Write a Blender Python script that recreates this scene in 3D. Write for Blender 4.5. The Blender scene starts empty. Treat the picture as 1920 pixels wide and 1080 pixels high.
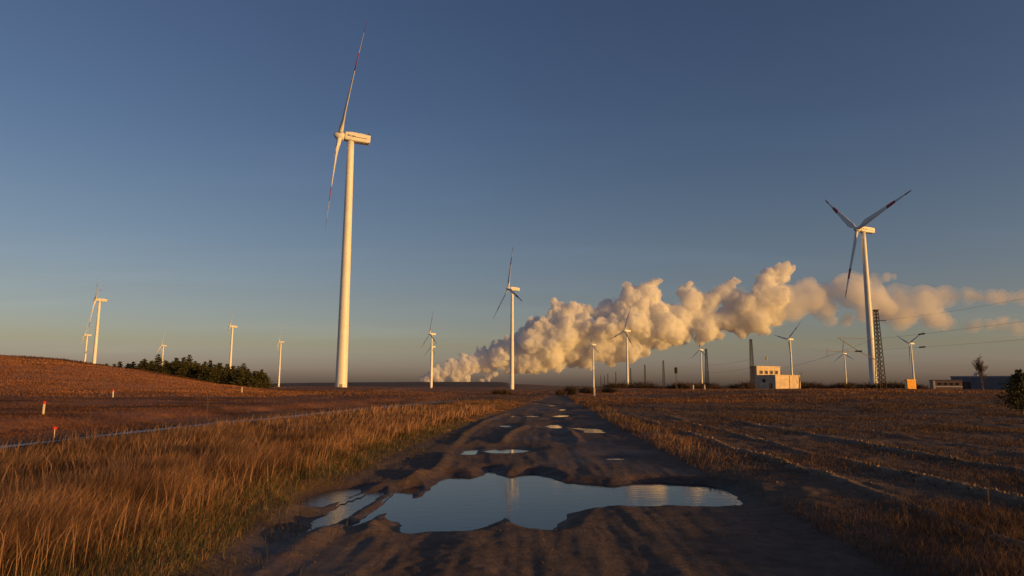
import bpy, bmesh, math, random
import numpy as np
from mathutils import Vector, Matrix

random.seed(7)
RNG = np.random.default_rng(7)
S = bpy.context.scene
COL = S.collection

# ------------------------------------------------------------------ camera
F_PX = 1280.0                       # 24 mm on a 1920 px wide frame
PITCH = math.radians(8.14)
ROLL = math.radians(0.25)
EYE = Vector((0.0, 0.0, 1.6))
cam_d = bpy.data.cameras.new('camera')
cam_d.lens = 24.0
cam_d.sensor_width = 36.0
cam_d.clip_start = 0.1
cam_d.clip_end = 80000.0
cam = bpy.data.objects.new('camera', cam_d)
COL.objects.link(cam)
CAM_R = (Matrix.Rotation(math.pi / 2 + PITCH, 3, 'X') @ Matrix.Rotation(ROLL, 3, 'Z'))
cam.matrix_world = Matrix.Translation(EYE) @ CAM_R.to_4x4()
S.camera = cam

# ------------------------------------------------------------------ world, sun, exposure
SUN_AZ = math.radians(121.0)        # clockwise from the view direction (+Y): low sun behind right
SUN_EL = math.radians(4.0)
world = bpy.data.worlds.new('World')
S.world = world
world.use_nodes = True
wt = world.node_tree
wt.nodes.clear()
w_out = wt.nodes.new('ShaderNodeOutputWorld')
w_bg = wt.nodes.new('ShaderNodeBackground')
w_sky = wt.nodes.new('ShaderNodeTexSky')
w_sky.sky_type = 'NISHITA'
w_sky.sun_disc = False
w_sky.sun_elevation = SUN_EL
w_sky.sun_rotation = SUN_AZ
w_sky.altitude = 100.0
w_sky.air_density = 1.0
w_sky.dust_density = 1.5
w_sky.ozone_density = 2.0
# warm-grey winter air low down, cleaner blue higher up: the same all round the horizon
w_tc = wt.nodes.new('ShaderNodeTexCoord'); w_sep = wt.nodes.new('ShaderNodeSeparateXYZ')
w_ramp = wt.nodes.new('ShaderNodeValToRGB'); w_mul = wt.nodes.new('ShaderNodeVectorMath'); w_mul.operation = 'MULTIPLY'
w_sc = wt.nodes.new('ShaderNodeVectorMath'); w_sc.operation = 'SCALE'; w_sc.inputs['Scale'].default_value = 6.0
SKY_TINT = [(0.0, (1.85, 1.90, 4.6)), (1.0, (1.87, 1.92, 4.35)), (3.2, (1.74, 1.55, 1.98)), (7.2, (1.54, 1.29, 1.49)), (13.5, (1.36, 1.19, 1.35)), (20.8, (1.15, 1.05, 1.28)), (30.0, (1.07, 0.97, 1.22))]
cr = w_ramp.color_ramp
cr.elements[0].position = 0.0; cr.elements[1].position = 1.0
for el, c in SKY_TINT[1:]:
    e = cr.elements.new(math.sin(math.radians(el))); e.color = (c[0] / 6, c[1] / 6, c[2] / 6, 1)
cr.elements[0].color = tuple(v / 6 for v in SKY_TINT[0][1]) + (1,)
cr.elements[len(cr.elements) - 1].color = tuple(v / 6 for v in SKY_TINT[-1][1]) + (1,)
wt.links.new(w_tc.outputs['Generated'], w_sep.inputs[0]); wt.links.new(w_sep.outputs['Z'], w_ramp.inputs['Fac'])
wt.links.new(w_sky.outputs['Color'], w_mul.inputs[0]); wt.links.new(w_ramp.outputs['Color'], w_mul.inputs[1])
wt.links.new(w_mul.outputs[0], w_sc.inputs[0])
# very thin high cloud streaks over the whole sky
w_add = wt.nodes.new('ShaderNodeMath'); w_add.inputs[1].default_value = 0.10; wt.links.new(w_sep.outputs['Z'], w_add.inputs[0])
w_div = wt.nodes.new('ShaderNodeVectorMath'); w_div.operation = 'DIVIDE'; wt.links.new(w_tc.outputs['Generated'], w_div.inputs[0]); wt.links.new(w_add.outputs[0], w_div.inputs[1])
w_map = wt.nodes.new('ShaderNodeMapping'); w_map.inputs['Rotation'].default_value = (0, 0, math.radians(38)); w_map.inputs['Scale'].default_value = (0.35, 1.2, 1.0)
wt.links.new(w_div.outputs[0], w_map.inputs['Vector'])
w_n = wt.nodes.new('ShaderNodeTexNoise'); w_n.inputs['Scale'].default_value = 1.3; w_n.inputs['Detail'].default_value = 6; w_n.inputs['Distortion'].default_value = 0.4
wt.links.new(w_map.outputs[0], w_n.inputs['Vector'])
w_mr = wt.nodes.new('ShaderNodeMapRange'); w_mr.inputs['From Min'].default_value = 0.5; w_mr.inputs['From Max'].default_value = 0.75; w_mr.inputs['To Min'].default_value = 1.0; w_mr.inputs['To Max'].default_value = 1.07
wt.links.new(w_n.outputs['Fac'], w_mr.inputs['Value'])
w_sc2 = wt.nodes.new('ShaderNodeVectorMath'); w_sc2.operation = 'SCALE'
wt.links.new(w_sc.outputs[0], w_sc2.inputs[0]); wt.links.new(w_mr.outputs[0], w_sc2.inputs['Scale'])
wt.links.new(w_sc2.outputs[0], w_bg.inputs['Color'])
w_bg.inputs['Strength'].default_value = 0.11
wt.links.new(w_bg.outputs['Background'], w_out.inputs['Surface'])

sun_d = bpy.data.lights.new('sun', 'SUN')
sun_d.energy = 4.4
sun_d.angle = math.radians(0.5)
sun_d.color = (1.0, 0.53, 0.12)
sun = bpy.data.objects.new('sun', sun_d)
COL.objects.link(sun)
SUN_DIR = Vector((math.sin(SUN_AZ) * math.cos(SUN_EL), math.cos(SUN_AZ) * math.cos(SUN_EL), math.sin(SUN_EL)))
sun.rotation_euler = SUN_DIR.to_track_quat('Z', 'Y').to_euler()

S.view_settings.view_transform = 'Standard'
S.view_settings.look = 'None'
S.view_settings.gamma = 1.0
S.view_settings.exposure = 0.0
S.view_settings.use_curve_mapping = False
S.cycles.volume_bounces = 24
S.cycles.max_bounces = 28
S.cycles.transparent_max_bounces = 40
S.cycles.diffuse_bounces = 3
S.cycles.glossy_bounces = 3

# ------------------------------------------------------------------ helpers
def ray(px, py):
    return CAM_R @ Vector(((px - 960.0) / F_PX, (540.0 - py) / F_PX, -1.0))

def at_y(px, py, Y):
    """Point seen at the pixel, at distance Y ahead of the camera."""
    d = ray(px, py)
    return EYE + d * (Y / d.y)

def on_z(px, py, z=0.0):
    d = ray(px, py)
    return EYE + d * ((z - EYE.z) / d.z)

def ss(a, b, x):
    t = np.clip((np.asarray(x, float) - a) / (b - a), 0, 1)
    return t * t * (3 - 2 * t)

_P = np.random.default_rng(11).permutation(512)
_PP = np.concatenate([_P, _P, _P])
_G = np.random.default_rng(12).normal(size=(512, 3))
_G /= np.linalg.norm(_G, axis=1, keepdims=True)

def perlin(x, y, z=None):
    x = np.asarray(x, float); y = np.asarray(y, float)
    z = np.zeros_like(x) if z is None else np.asarray(z, float)
    xi = np.floor(x).astype(int); yi = np.floor(y).astype(int); zi = np.floor(z).astype(int)
    fx, fy, fz = x - xi, y - yi, z - zi
    u, v, w = (f * f * f * (f * (f * 6 - 15) + 10) for f in (fx, fy, fz))
    def g(i, j, k):
        h = _PP[(_PP[(_PP[(xi + i) & 511] + yi + j) & 511] + zi + k) & 511]
        gr = _G[h]
        return gr[..., 0] * (fx - i) + gr[..., 1] * (fy - j) + gr[..., 2] * (fz - k)
    def lerp(a, b, t): return a + (b - a) * t
    return 1.5 * lerp(lerp(lerp(g(0, 0, 0), g(1, 0, 0), u), lerp(g(0, 1, 0), g(1, 1, 0), u), v),
                      lerp(lerp(g(0, 0, 1), g(1, 0, 1), u), lerp(g(0, 1, 1), g(1, 1, 1), u), v), w)

def fbm(x, y, z=None, octaves=4, gain=0.5):
    s, a = 0.0, 1.0
    for k in range(octaves):
        f = 2.03 ** k
        s = s + a * perlin(x * f + 17.3 * k, y * f - 9.1 * k, None if z is None else z * f + 5.7 * k)
        a *= gain
    return s

def mesh_np(name, verts, faces, mat=None, smooth=False, colors=None):
    """verts (n,3), faces (m,3|4) arrays -> mesh datablock."""
    me = bpy.data.meshes.new(name)
    v = np.ascontiguousarray(verts, dtype=np.float32)
    f = np.ascontiguousarray(faces, dtype=np.int32)
    k = f.shape[1]
    me.vertices.add(len(v)); me.vertices.foreach_set('co', v.ravel())
    me.loops.add(f.size); me.loops.foreach_set('vertex_index', f.ravel())
    me.polygons.add(len(f))
    me.polygons.foreach_set('loop_start', np.arange(0, f.size, k, dtype=np.int32))
    if smooth: me.polygons.foreach_set('use_smooth', np.ones(len(f), dtype=bool))
    me.update(calc_edges=True)
    if colors is not None:
        a = me.color_attributes.new('tint', 'FLOAT_COLOR', 'POINT')
        a.data.foreach_set('color', np.ascontiguousarray(colors, dtype=np.float32).ravel())
    if mat: me.materials.append(mat)
    return me

class MB:
    """Collects shapes for one mesh."""
    def __init__(self): self.v, self.f = [], []
    def box(self, lo, hi):
        b = len(self.v)
        for z in (lo[2], hi[2]):
            self.v += [(lo[0], lo[1], z), (hi[0], lo[1], z), (hi[0], hi[1], z), (lo[0], hi[1], z)]
        self.f += [tuple(b + i for i in q) for q in ((3, 2, 1, 0), (4, 5, 6, 7), (0, 1, 5, 4), (1, 2, 6, 5), (2, 3, 7, 6), (3, 0, 4, 7))]
        return self
    def loft(self, rings, cap=True):
        b = len(self.v); n = len(rings[0])
        for r in rings: self.v += [tuple(p) for p in r]
        for i in range(len(rings) - 1):
            for j in range(n):
                a, c = b + i * n + j, b + i * n + (j + 1) % n
                self.f.append((a, c, c + n, a + n))
        if cap:
            self.f.append(tuple(b + j for j in reversed(range(n))))
            self.f.append(tuple(b + (len(rings) - 1) * n + j for j in range(n)))
        return self
    def tube(self, pts, radii, n=8, cap=True):
        pts = [Vector(p) for p in pts]
        if not hasattr(radii, '__len__'): radii = [radii] * len(pts)
        rings = []
        for i, p in enumerate(pts):
            t = (pts[min(i + 1, len(pts) - 1)] - pts[max(i - 1, 0)]).normalized()
            u = t.cross(Vector((0, 0, 1)) if abs(t.z) < 0.95 else Vector((1, 0, 0))).normalized()
            w = t.cross(u)
            rings.append([p + (u * math.cos(2 * math.pi * k / n) + w * math.sin(2 * math.pi * k / n)) * radii[i] for k in range(n)])
        return self.loft([list(reversed(r)) for r in rings], cap)
    def mesh(self, name, mat, smooth=False, bevel=0.0):
        me = bpy.data.meshes.new(name)
        me.from_pydata(self.v, [], self.f)
        if bevel:
            bm = bmesh.new(); bm.from_mesh(me)
            bmesh.ops.bevel(bm, geom=[e for e in bm.edges if e.calc_face_angle(0) > 0.6], offset=bevel, segments=2, affect='EDGES')
            bm.to_mesh(me); bm.free()
        if smooth: me.polygons.foreach_set('use_smooth', [True] * len(me.polygons))
        if mat: me.materials.append(mat)
        me.update()
        return me
    def obj(self, name, mat, parent=None, **kw):
        return link(name, self.mesh(name, mat, **kw), parent)

def link(name, data, parent=None):
    o = bpy.data.objects.new(name, data)
    COL.objects.link(o)
    if parent: o.parent = parent
    return o

def tag(o, label=None, cat=None, group=None, kind=None):
    if label: o['label'] = label
    if cat: o['category'] = cat
    if group: o['group'] = group
    if kind: o['kind'] = kind
    return o

def empty(name, loc, rz=0.0, label=None, cat=None, group=None):
    o = bpy.data.objects.new(name, None)
    COL.objects.link(o)
    o.location = loc; o.rotation_euler = (0, 0, rz)
    o.empty_display_size = 0.5
    return tag(o, label, cat, group)

def copy_tree(o, parent=None):
    c = o.copy(); COL.objects.link(c)
    if parent: c.parent = parent
    for ch in list(o.children): copy_tree(ch, c)
    return c

def mat(name, color, rough=0.7, var=0.15, scale=3.0, bump=0.0, bscale=None, metallic=0.0, spec=0.4, coord='Object'):
    m = bpy.data.materials.new(name); m.use_nodes = True
    nt = m.node_tree; p = nt.nodes['Principled BSDF']
    p.inputs['Roughness'].default_value = rough
    p.inputs['Metallic'].default_value = metallic
    p.inputs['Specular IOR Level'].default_value = spec
    tc = nt.nodes.new('ShaderNodeTexCoord')
    n = nt.nodes.new('ShaderNodeTexNoise'); n.inputs['Scale'].default_value = scale; n.inputs['Detail'].default_value = 5
    nt.links.new(tc.outputs[coord], n.inputs['Vector'])
    mr = nt.nodes.new('ShaderNodeMapRange')
    mr.inputs['From Min'].default_value = 0.3; mr.inputs['From Max'].default_value = 0.7
    mr.inputs['To Min'].default_value = 1 - var; mr.inputs['To Max'].default_value = 1 + var
    nt.links.new(n.outputs['Fac'], mr.inputs['Value'])
    mx = nt.nodes.new('ShaderNodeVectorMath'); mx.operation = 'MULTIPLY'
    mx.inputs[0].default_value = color[:3]
    nt.links.new(mr.outputs['Result'], mx.inputs[1])
    nt.links.new(mx.outputs['Vector'], p.inputs['Base Color'])
    if bump:
        n2 = nt.nodes.new('ShaderNodeTexNoise'); n2.inputs['Scale'].default_value = bscale or scale * 4; n2.inputs['Detail'].default_value = 6
        nt.links.new(tc.outputs[coord], n2.inputs['Vector'])
        b = nt.nodes.new('ShaderNodeBump'); b.inputs['Strength'].default_value = 1.0; b.inputs['Distance'].default_value = bump
        nt.links.new(n2.outputs['Fac'], b.inputs['Height'])
        nt.links.new(b.outputs['Normal'], p.inputs['Normal'])
    return m

def mat_tint(name, rough=0.85, var=0.25, scale=8.0, bump=0.0, bscale=30.0, transl=0.0, wet=False):
    """Base colour from the per-point colour attribute 'tint' (alpha = wetness)."""
    m = bpy.data.materials.new(name); m.use_nodes = True
    nt = m.node_tree; p = nt.nodes['Principled BSDF']
    p.inputs['Roughness'].default_value = rough; p.inputs['Specular IOR Level'].default_value = 0.25
    a = nt.nodes.new('ShaderNodeAttribute'); a.attribute_name = 'tint'
    tc = nt.nodes.new('ShaderNodeTexCoord')
    n = nt.nodes.new('ShaderNodeTexNoise'); n.inputs['Scale'].default_value = scale; n.inputs['Detail'].default_value = 8; n.inputs['Roughness'].default_value = 0.65
    nt.links.new(tc.outputs['Object'], n.inputs['Vector'])
    mr = nt.nodes.new('ShaderNodeMapRange')
    mr.inputs['From Min'].default_value = 0.3; mr.inputs['From Max'].default_value = 0.7
    mr.inputs['To Min'].default_value = 1 - var; mr.inputs['To Max'].default_value = 1 + var
    nt.links.new(n.outputs['Fac'], mr.inputs['Value'])
    mx = nt.nodes.new('ShaderNodeVectorMath'); mx.operation = 'MULTIPLY'
    nt.links.new(a.outputs['Color'], mx.inputs[0]); nt.links.new(mr.outputs['Result'], mx.inputs[1])
    nt.links.new(mx.outputs['Vector'], p.inputs['Base Color'])
    if wet:
        r = nt.nodes.new('ShaderNodeMapRange')
        r.inputs['To Min'].default_value = rough; r.inputs['To Max'].default_value = 0.45
        nt.links.new(a.outputs['Alpha'], r.inputs['Value'])
        nt.links.new(r.outputs['Result'], p.inputs['Roughness'])
    if bump:
        n2 = nt.nodes.new('ShaderNodeTexNoise'); n2.inputs['Scale'].default_value = bscale; n2.inputs['Detail'].default_value = 8; n2.inputs['Roughness'].default_value = 0.7
        nt.links.new(tc.outputs['Object'], n2.inputs['Vector'])
        b = nt.nodes.new('ShaderNodeBump'); b.inputs['Distance'].default_value = bump
        nt.links.new(n2.outputs['Fac'], b.inputs['Height'])
        nt.links.new(b.outputs['Normal'], p.inputs['Normal'])
    if transl:
        t = nt.nodes.new('ShaderNodeBsdfTranslucent'); mixs = nt.nodes.new('ShaderNodeMixShader')
        nt.links.new(mx.outputs['Vector'], t.inputs['Color'])
        mixs.inputs['Fac'].default_value = transl
        nt.links.new(p.outputs['BSDF'], mixs.inputs[1]); nt.links.new(t.outputs['BSDF'], mixs.inputs[2])
        nt.links.new(mixs.outputs['Shader'], nt.nodes['Material Output'].inputs['Surface'])
    return m

M_WHITE = mat('turbine_paint', (0.74, 0.73, 0.70), 0.45, 0.06, 0.25)
M_NAC = mat('nacelle_paint', (0.72, 0.71, 0.68), 0.45, 0.06, 0.4)
M_RED = mat('red_band_paint', (0.36, 0.04, 0.03), 0.5, 0.1, 0.5)
M_DARKSTRIPE = mat('dark_stripe_paint', (0.05, 0.045, 0.06), 0.5, 0.2, 1.0)
M_STEEL = mat('rusty_mast_steel', (0.055, 0.032, 0.026), 0.75, 0.35, 2.0, bump=0.004)
M_GALV = mat('weathered_arm_steel', (0.34, 0.25, 0.17), 0.6, 0.2, 4.0)
M_WIRE = mat('overhead_wire_metal', (0.05, 0.045, 0.04), 0.6, 0.1, 1.0)
M_INS = mat('insulator_glaze', (0.035, 0.022, 0.018), 0.35, 0.2, 8.0)
M_CONC = mat('weathered_render', (0.58, 0.46, 0.33), 0.85, 0.18, 0.9, bump=0.02, bscale=6.0)
M_CONC2 = mat('concrete_panel', (0.56, 0.44, 0.32), 0.85, 0.2, 0.7, bump=0.02, bscale=5.0)
M_ROOF = mat('roofing_felt', (0.06, 0.05, 0.05), 0.9, 0.2, 2.0)
M_GLASS = mat('dark_window_pane', (0.015, 0.012, 0.012), 0.2, 0.2, 2.0, spec=0.5)
M_YELLOW = mat('yellow_sheet_metal', (0.90, 0.40, 0.004), 0.5, 0.08, 1.5)
M_YELLOW2 = mat('pale_sheet_metal', (0.75, 0.62, 0.36), 0.5, 0.1, 1.5)
M_BARK = mat('bark', (0.11, 0.075, 0.055), 0.9, 0.3, 6.0)
M_PINEBARK = mat('pine_bark', (0.17, 0.095, 0.055), 0.9, 0.3, 6.0)
M_TWIG = mat('bare_twigs', (0.13, 0.085, 0.065), 0.9, 0.25, 2.0)
M_POST = mat('white_post_paint', (0.55, 0.48, 0.40), 0.6, 0.15, 12.0)
M_CAP = mat('red_cap_paint', (0.55, 0.03, 0.022), 0.5, 0.12, 14.0)
M_GREYSHED = mat('blue_grey_cladding', (0.11, 0.13, 0.16), 0.6, 0.12, 0.15)
M_SHEDROOF = mat('shed_roof_sheet', (0.26, 0.29, 0.34), 0.6, 0.1, 0.2)
M_BROWNSHED = mat('brown_cladding', (0.22, 0.14, 0.10), 0.7, 0.15, 0.2)
M_PALE = mat('pale_trim', (0.62, 0.58, 0.52), 0.6, 0.08, 0.6)
M_NEEDLE = mat_tint('pine_needles', 0.8, 0.3, 3.0, transl=0.15)
M_GRASS = mat_tint('dry_grass', 0.75, 0.15, 2.0, transl=0.3)
M_SOIL = mat_tint('soil', 0.92, 0.38, 5.0, bump=0.05, bscale=12.0, wet=True)
M_HILL = mat('far_hill_earth', (0.075, 0.055, 0.05), 0.95, 0.25, 0.01, coord='Object')

# ------------------------------------------------------------------ ground plan (metres)
def g(pts, z=0.0): return np.array([on_z(px, py, z)[:2] for px, py in pts])

RL = g([(400, 1075), (520, 985), (660, 905), (800, 830), (905, 790), (965, 768), (1012, 750), (1035, 742)])
RR = g([(1640, 1080), (1500, 990), (1400, 935), (1290, 880), (1200, 830), (1130, 790), (1098, 768), (1070, 750), (1058, 742)])
RL = np.vstack([[RL[0, 0] - 0.3, 0.0], [RL[0, 0] - 0.3, 3.0], RL]); RR = np.vstack([[RR[0, 0], 0.0], RR])
def road_edges(y):
    return np.interp(y, RL[:, 1], RL[:, 0]), np.interp(y, RR[:, 1], RR[:, 0])

TRK = g([(-500, 905), (0, 839), (250, 811), (520, 784), (640, 771), (800, 757), (860, 751)], 0.02)
TRK = TRK[np.argsort(TRK[:, 1])]
def track_x(y): return np.interp(y, TRK[:, 1], TRK[:, 0])
TRK_Y0, TRK_Y1 = TRK[0, 1], TRK[-1, 1]

PUDDLES = {   # outline as seen, water level, description
 'main': (-0.10, [(647,995),(690,967),(720,942),(737,930),(760,916),(784,914),(784,920),(771,927),(772,935),(784,934),(802,920),(830,900),(850,891),(872,894),(890,896),(910,891),(920,882),(930,891),(950,894),(975,891),(1000,887),(1012,890),(1045,902),(1105,906),(1150,910),(1180,909),(1205,904),(1242,904),(1325,909),(1365,920),(1395,945),(1390,952),(1350,954),(1317,956),(1255,954),(1242,951),(1217,955),(1155,956),(1125,954),(1085,957),(1064,965),(1057,980),(1027,999),(1017,998),(1015,997),(985,991),(960,980),(945,971),(930,978),(915,987),(877,996),(865,1002),(802,1000),(760,1006),(752,1005),(754,985),(745,977),(722,980),(724,961),(702,969),(695,982),(670,995)]),
 'side_a': (-0.09, [(566,1004),(590,978),(612,966),(630,952),(655,938),(672,930),(690,926),(712,922),(720,925),(700,940),(672,955),(650,972),(620,985),(590,997)]),
 'side_b': (-0.080, [(552,950),(572,934),(600,924),(640,917),(680,916),(664,928),(630,943),(592,955)]),
 'mid_left': (-0.09, [(864,851),(874,844),(890,842),(897,846),(890,852),(874,855)]),
 'mid': (-0.09, [(911,846),(925,843),(942,841),(967,841),(985,843),(998,845),(972,850),(950,852),(934,852)]),
 'mid_right': (-0.09, [(1138,862),(1151,858),(1167,858),(1172,861),(1157,865)]),
 'far_a': (-0.08, [(937,799),(945,796),(957,797),(958,802),(945,803)]),
 'far_b': (-0.08, [(1024,799),(1042,795),(1050,799),(1057,804),(1034,805)]),
 'far_c': (-0.08, [(1065,802),(1090,801),(1117,803),(1138,813),(1115,814),(1097,812),(1094,807)]),
 'far_d': (-0.08, [(953,782),(966,779.5),(977,780),(976,783),(962,784)]),
 'far_e': (-0.08, [(982,782),(1001,778.5),(1009,781),(998,783.5),(986,783.5)]),
 'far_f': (-0.08, [(1022,781),(1040,780),(1057,777.5),(1069,780.5),(1049,783.5),(1036,782.5)]),
 'far_g': (-0.08, [(1047,769.5),(1054,766.5),(1061,767.5),(1057,771)]),
 'far_h': (-0.08, [(1076,788),(1082,786),(1089,787),(1084,789.5)]),
 'far_i': (-0.08, [(978,757),(1000,755.5),(1022,756.5),(1010,758.5),(990,758.5)]),
 'far_j': (-0.08, [(1026,761),(1036,759.5),(1046,761),(1036,762.5)]),
 'far_l': (-0.08, [(1003,770),(1012,768.5),(1022,769.5),(1012,771.5)]),
 'far_m': (-0.08, [(1008,763),(1020,761.8),(1030,763),(1019,764.2)]),
 'far_n': (-0.08, [(1062,775),(1072,773.5),(1080,775),(1071,776.5)]),
 'far_o': (-0.08, [(1030,788),(1036,786.5),(1043,788),(1036,790)]),
 'far_k': (-0.08, [(1086,757),(1091,755),(1096,757),(1091,759)]),
}
def refine(poly, seed, rough=0.10):
    """Outline with small irregularities, metres."""
    out = []
    n = len(poly)
    for i in range(n):
        a, b = poly[i], poly[(i + 1) % n]
        L = np.linalg.norm(b - a); k = max(1, int(L / 0.09)) if L < 6 else max(1, int(L / .3))
        for t in np.arange(k) / k: out.append(a + (b - a) * t)
    out = np.array(out)
    d = np.stack([perlin(out[:, 0] * 2.3 + seed, out[:, 1] * 2.3), perlin(out[:, 0] * 2.3, out[:, 1] * 2.3 + 40 + seed)], 1)
    d += 0.5 * np.stack([perlin(out[:, 0] * 7 + seed, out[:, 1] * 7), perlin(out[:, 0] * 7, out[:, 1] * 7 + 40 + seed)], 1)
    return out + rough * d

POLY = {}
for i, (k, (z, px)) in enumerate(PUDDLES.items()):
    POLY[k] = (z, refine(g(px, z), i * 7.7, 0.07 if k in ('main', 'side_a', 'side_b') else 0.12))

def sdf_poly(p, poly):
    """Signed distance, negative inside."""
    d = np.full(len(p), 1e9); inside = np.zeros(len(p), bool)
    n = len(poly)
    for i in range(n):
        a, b = poly[i], poly[(i + 1) % n]
        e = b - a; w = p - a
        t = np.clip((w @ e) / max(e @ e, 1e-9), 0, 1)
        d = np.minimum(d, ((w - t[:, None] * e) ** 2).sum(1))
        c = (a[1] > p[:, 1]) != (b[1] > p[:, 1])
        xint = a[0] + (p[:, 1] - a[1]) * e[0] / (e[1] if abs(e[1]) > 1e-12 else 1e-12)
        inside ^= c & (p[:, 0] < xint)
    d = np.sqrt(d)
    return np.where(inside, -d, d)

def dist_line(p, line):
    d = np.full(len(p), 1e9)
    for a, b in zip(line[:-1], line[1:]):
        e = b - a; w = p - a
        t = np.clip((w @ e) / (e @ e), 0, 1)
        d = np.minimum(d, ((w - t[:, None] * e) ** 2).sum(1))
    return np.sqrt(d)

RIDGES = [g([(545, 1040), (610, 998), (680, 958), (735, 915), (790, 885)]),          # mud ridges thrown up by wheels
          g([(820, 880), (838, 850), (868, 815), (905, 792), (950, 775)]),
          g([(690, 1000), (715, 975), (726, 955)]),
          g([(940, 830), (955, 812), (985, 800)]), g([(1085, 830), (1070, 812), (1060, 800)])]
BIG = at_y(643, 726, 268.0)

def furrow(x, y):
    """Plough ridges on the right of the road, in metres of height, 0..1 crest."""
    le, re = road_edges(y)
    u = x - re + 0.6 * perlin(x * 0.2, y * 0.10) + 0.12 * perlin(x * 1.1, y * 0.9)
    crest = np.zeros_like(u)
    for c, wdt, a in ((1.9, 0.13, 0.9), (3.5, 0.16, 1.0), (5.9, 0.16, 0.9), (8.4, 0.18, 0.6)):
        br = 0.7 + 0.75 * perlin(x * 0.3 + c * 9, y * 0.16 + c)
        crest = np.maximum(crest, a * np.clip(br, 0.0, 1.0) * np.exp(-((u - c) / wdt) ** 2))
    return crest * (1 - ss(26, 45, y)) * ss(0.8, 1.4, u)

def height(x, y, detail=True):
    x = np.asarray(x, float); y = np.asarray(y, float)
    R = np.hypot(x, y)
    z = np.maximum(-0.004 * np.clip(R - 150, 0, None), -6.0)
    z = z + 1.0 * ss(30, 105, y) * ss(14, 45, x) * (1 - ss(250, 600, R))
    le, re = road_edges(y)
    tx = track_x(y)
    z = z + (0.05 + 0.30 * ss(2.6, 4.4, tx - x + 0.9 * perlin(x * 0.21, y * 0.21) + 0.35 * perlin(x * 0.9, y * 0.9))) * ss(1.0, 2.6, tx - x) * ss(4, 10, y) * (1 - ss(100, 160, y))
    prof = np.interp(x * 116.0 / np.clip(y, 70, 150), [-400, -130, -87, -76, -66, -55, -49, -41, -36], [7.5, 7.2, 6.1, 5.3, 4.0, 2.1, 1.1, 0.25, 0.0])
    z = z + prof * ss(58, 122, y) * (1 - ss(126, 155, y))
    z = z + 1.3 * np.exp(-((x - BIG.x) ** 2 + (y - BIG.y) ** 2) / 50.0 ** 2)
    if not detail: return z
    off = np.clip(np.maximum(le - x, x - re), -5, None)            # >0 off the road
    rough = ss(-0.3, 0.8, off)
    near = 1 - ss(120, 260, R)
    rough = rough * (1 - 0.8 * (1 - ss(0.0, 2.2, np.abs(x - tx - 1.5) - 1.2)) * (y < TRK_Y1))
    # verge, tussocks, mounds
    z = z + rough * near * (0.08 + 0.055 * fbm(x * 0.45, y * 0.45, octaves=4) + 0.022 * fbm(x * 2.5, y * 2.5, octaves=3))
    z = z + near * rough * 0.2 * fbm(x * 0.08 + 3, y * 0.08, octaves=3) * ss(25, 60, R)
    z = z + (1 - ss(300, 900, R)) * ss(90, 180, R) * 0.4 * fbm(x * 0.03, y * 0.03, octaves=3)
    # wheel ruts along the road
    c = 0.5 * (le + re)
    u = x - c + 0.25 * perlin(y * 0.16, y * 0 + 2.2)
    rut = 0.009 * fbm(u * 0.9, y * 0.30, octaves=4) + 0.010 * fbm(u * 4.2 + 9, y * 0.5, octaves=2) + 0.006 * fbm(x * 2.3, y * 2.3, octaves=4) + 0.013 * np.abs(perlin(x * 5.3, y * 4.1)) * ss(-.1, .5, perlin(x * .6 + 4, y * .4))
    for cc in (-1.25, 0.75):
        rut = rut - 0.012 * np.exp(-((u - cc) / 0.22) ** 2) + 0.006 * np.exp(-((np.abs(u - cc) - 0.42) / 0.16) ** 2)
    z = z + (1 - rough) * rut * (1 - ss(60, 120, y))
    z = z + 0.09 * furrow(x, y)
    shp = x.shape
    P = np.stack([x.ravel(), y.ravel()], 1); zz = z.ravel().copy()
    sel = (P[:, 1] > 2) & (P[:, 1] < 90) & (np.abs(P[:, 0]) < 14)
    if sel.any():
        q = P[sel]; zq = zz[sel]
        for ln in RIDGES:
            d = dist_line(q, ln)
            zq += 0.065 * np.exp(-(d / 0.16) ** 2) * np.clip(0.9 + 0.8 * perlin(q[:, 0] * 2.1, q[:, 1] * 2.1), 0.3, 1.5)
        best = np.full(len(q), 9.0); bz = np.zeros(len(q)); bw = np.ones(len(q))
        for k, (zw, poly) in POLY.items():
            lo = poly.min(0) - 1.2; hi = poly.max(0) + 1.2
            m = np.where((q[:, 0] > lo[0]) & (q[:, 0] < hi[0]) & (q[:, 1] > lo[1]) & (q[:, 1] < hi[1]))[0]
            if not len(m): continue
            sd = sdf_poly(q[m], poly)
            b = sd < best[m]; mb_ = m[b]
            best[mb_] = sd[b]; bz[mb_] = zw; bw[mb_] = 0.38 if k in ('main', 'side_a', 'side_b') else 0.9
        edge = bz + np.where(best < 0, np.maximum(best * 0.25, -0.06) - 0.004, best * 0.13 + 0.003)
        t = ss(0.05, 1.0, best / bw)
        nat = zq + np.maximum(0, bz + 0.03 - zq) * (1 - ss(0, 0.3, best - bw))
        zq = edge * (1 - t) + nat * t
        zz[sel] = zq
    z = zz.reshape(shp)
    # wet wheel track on the left: a shallow trench
    tw = np.abs(x - tx)
    tr = (1 - ss(0.55, 1.2, tw)) * ss(TRK_Y0, TRK_Y0 + 2, y) * (1 - ss(TRK_Y1 - 4, TRK_Y1 + 2, y))
    z = z * (1 - tr) + 0.0 * tr
    return z

def puddle_dist(X, Y):
    P = np.stack([X.ravel(), Y.ravel()], 1); d = np.full(len(P), 9.0)
    for k, (zw, poly) in POLY.items():
        lo = poly.min(0) - 1.0; hi = poly.max(0) + 1.0
        m = np.where((P[:, 0] > lo[0]) & (P[:, 0] < hi[0]) & (P[:, 1] > lo[1]) & (P[:, 1] < hi[1]))[0]
        if len(m): d[m] = np.minimum(d[m], sdf_poly(P[m], poly))
    return d.reshape(X.shape)

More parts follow.
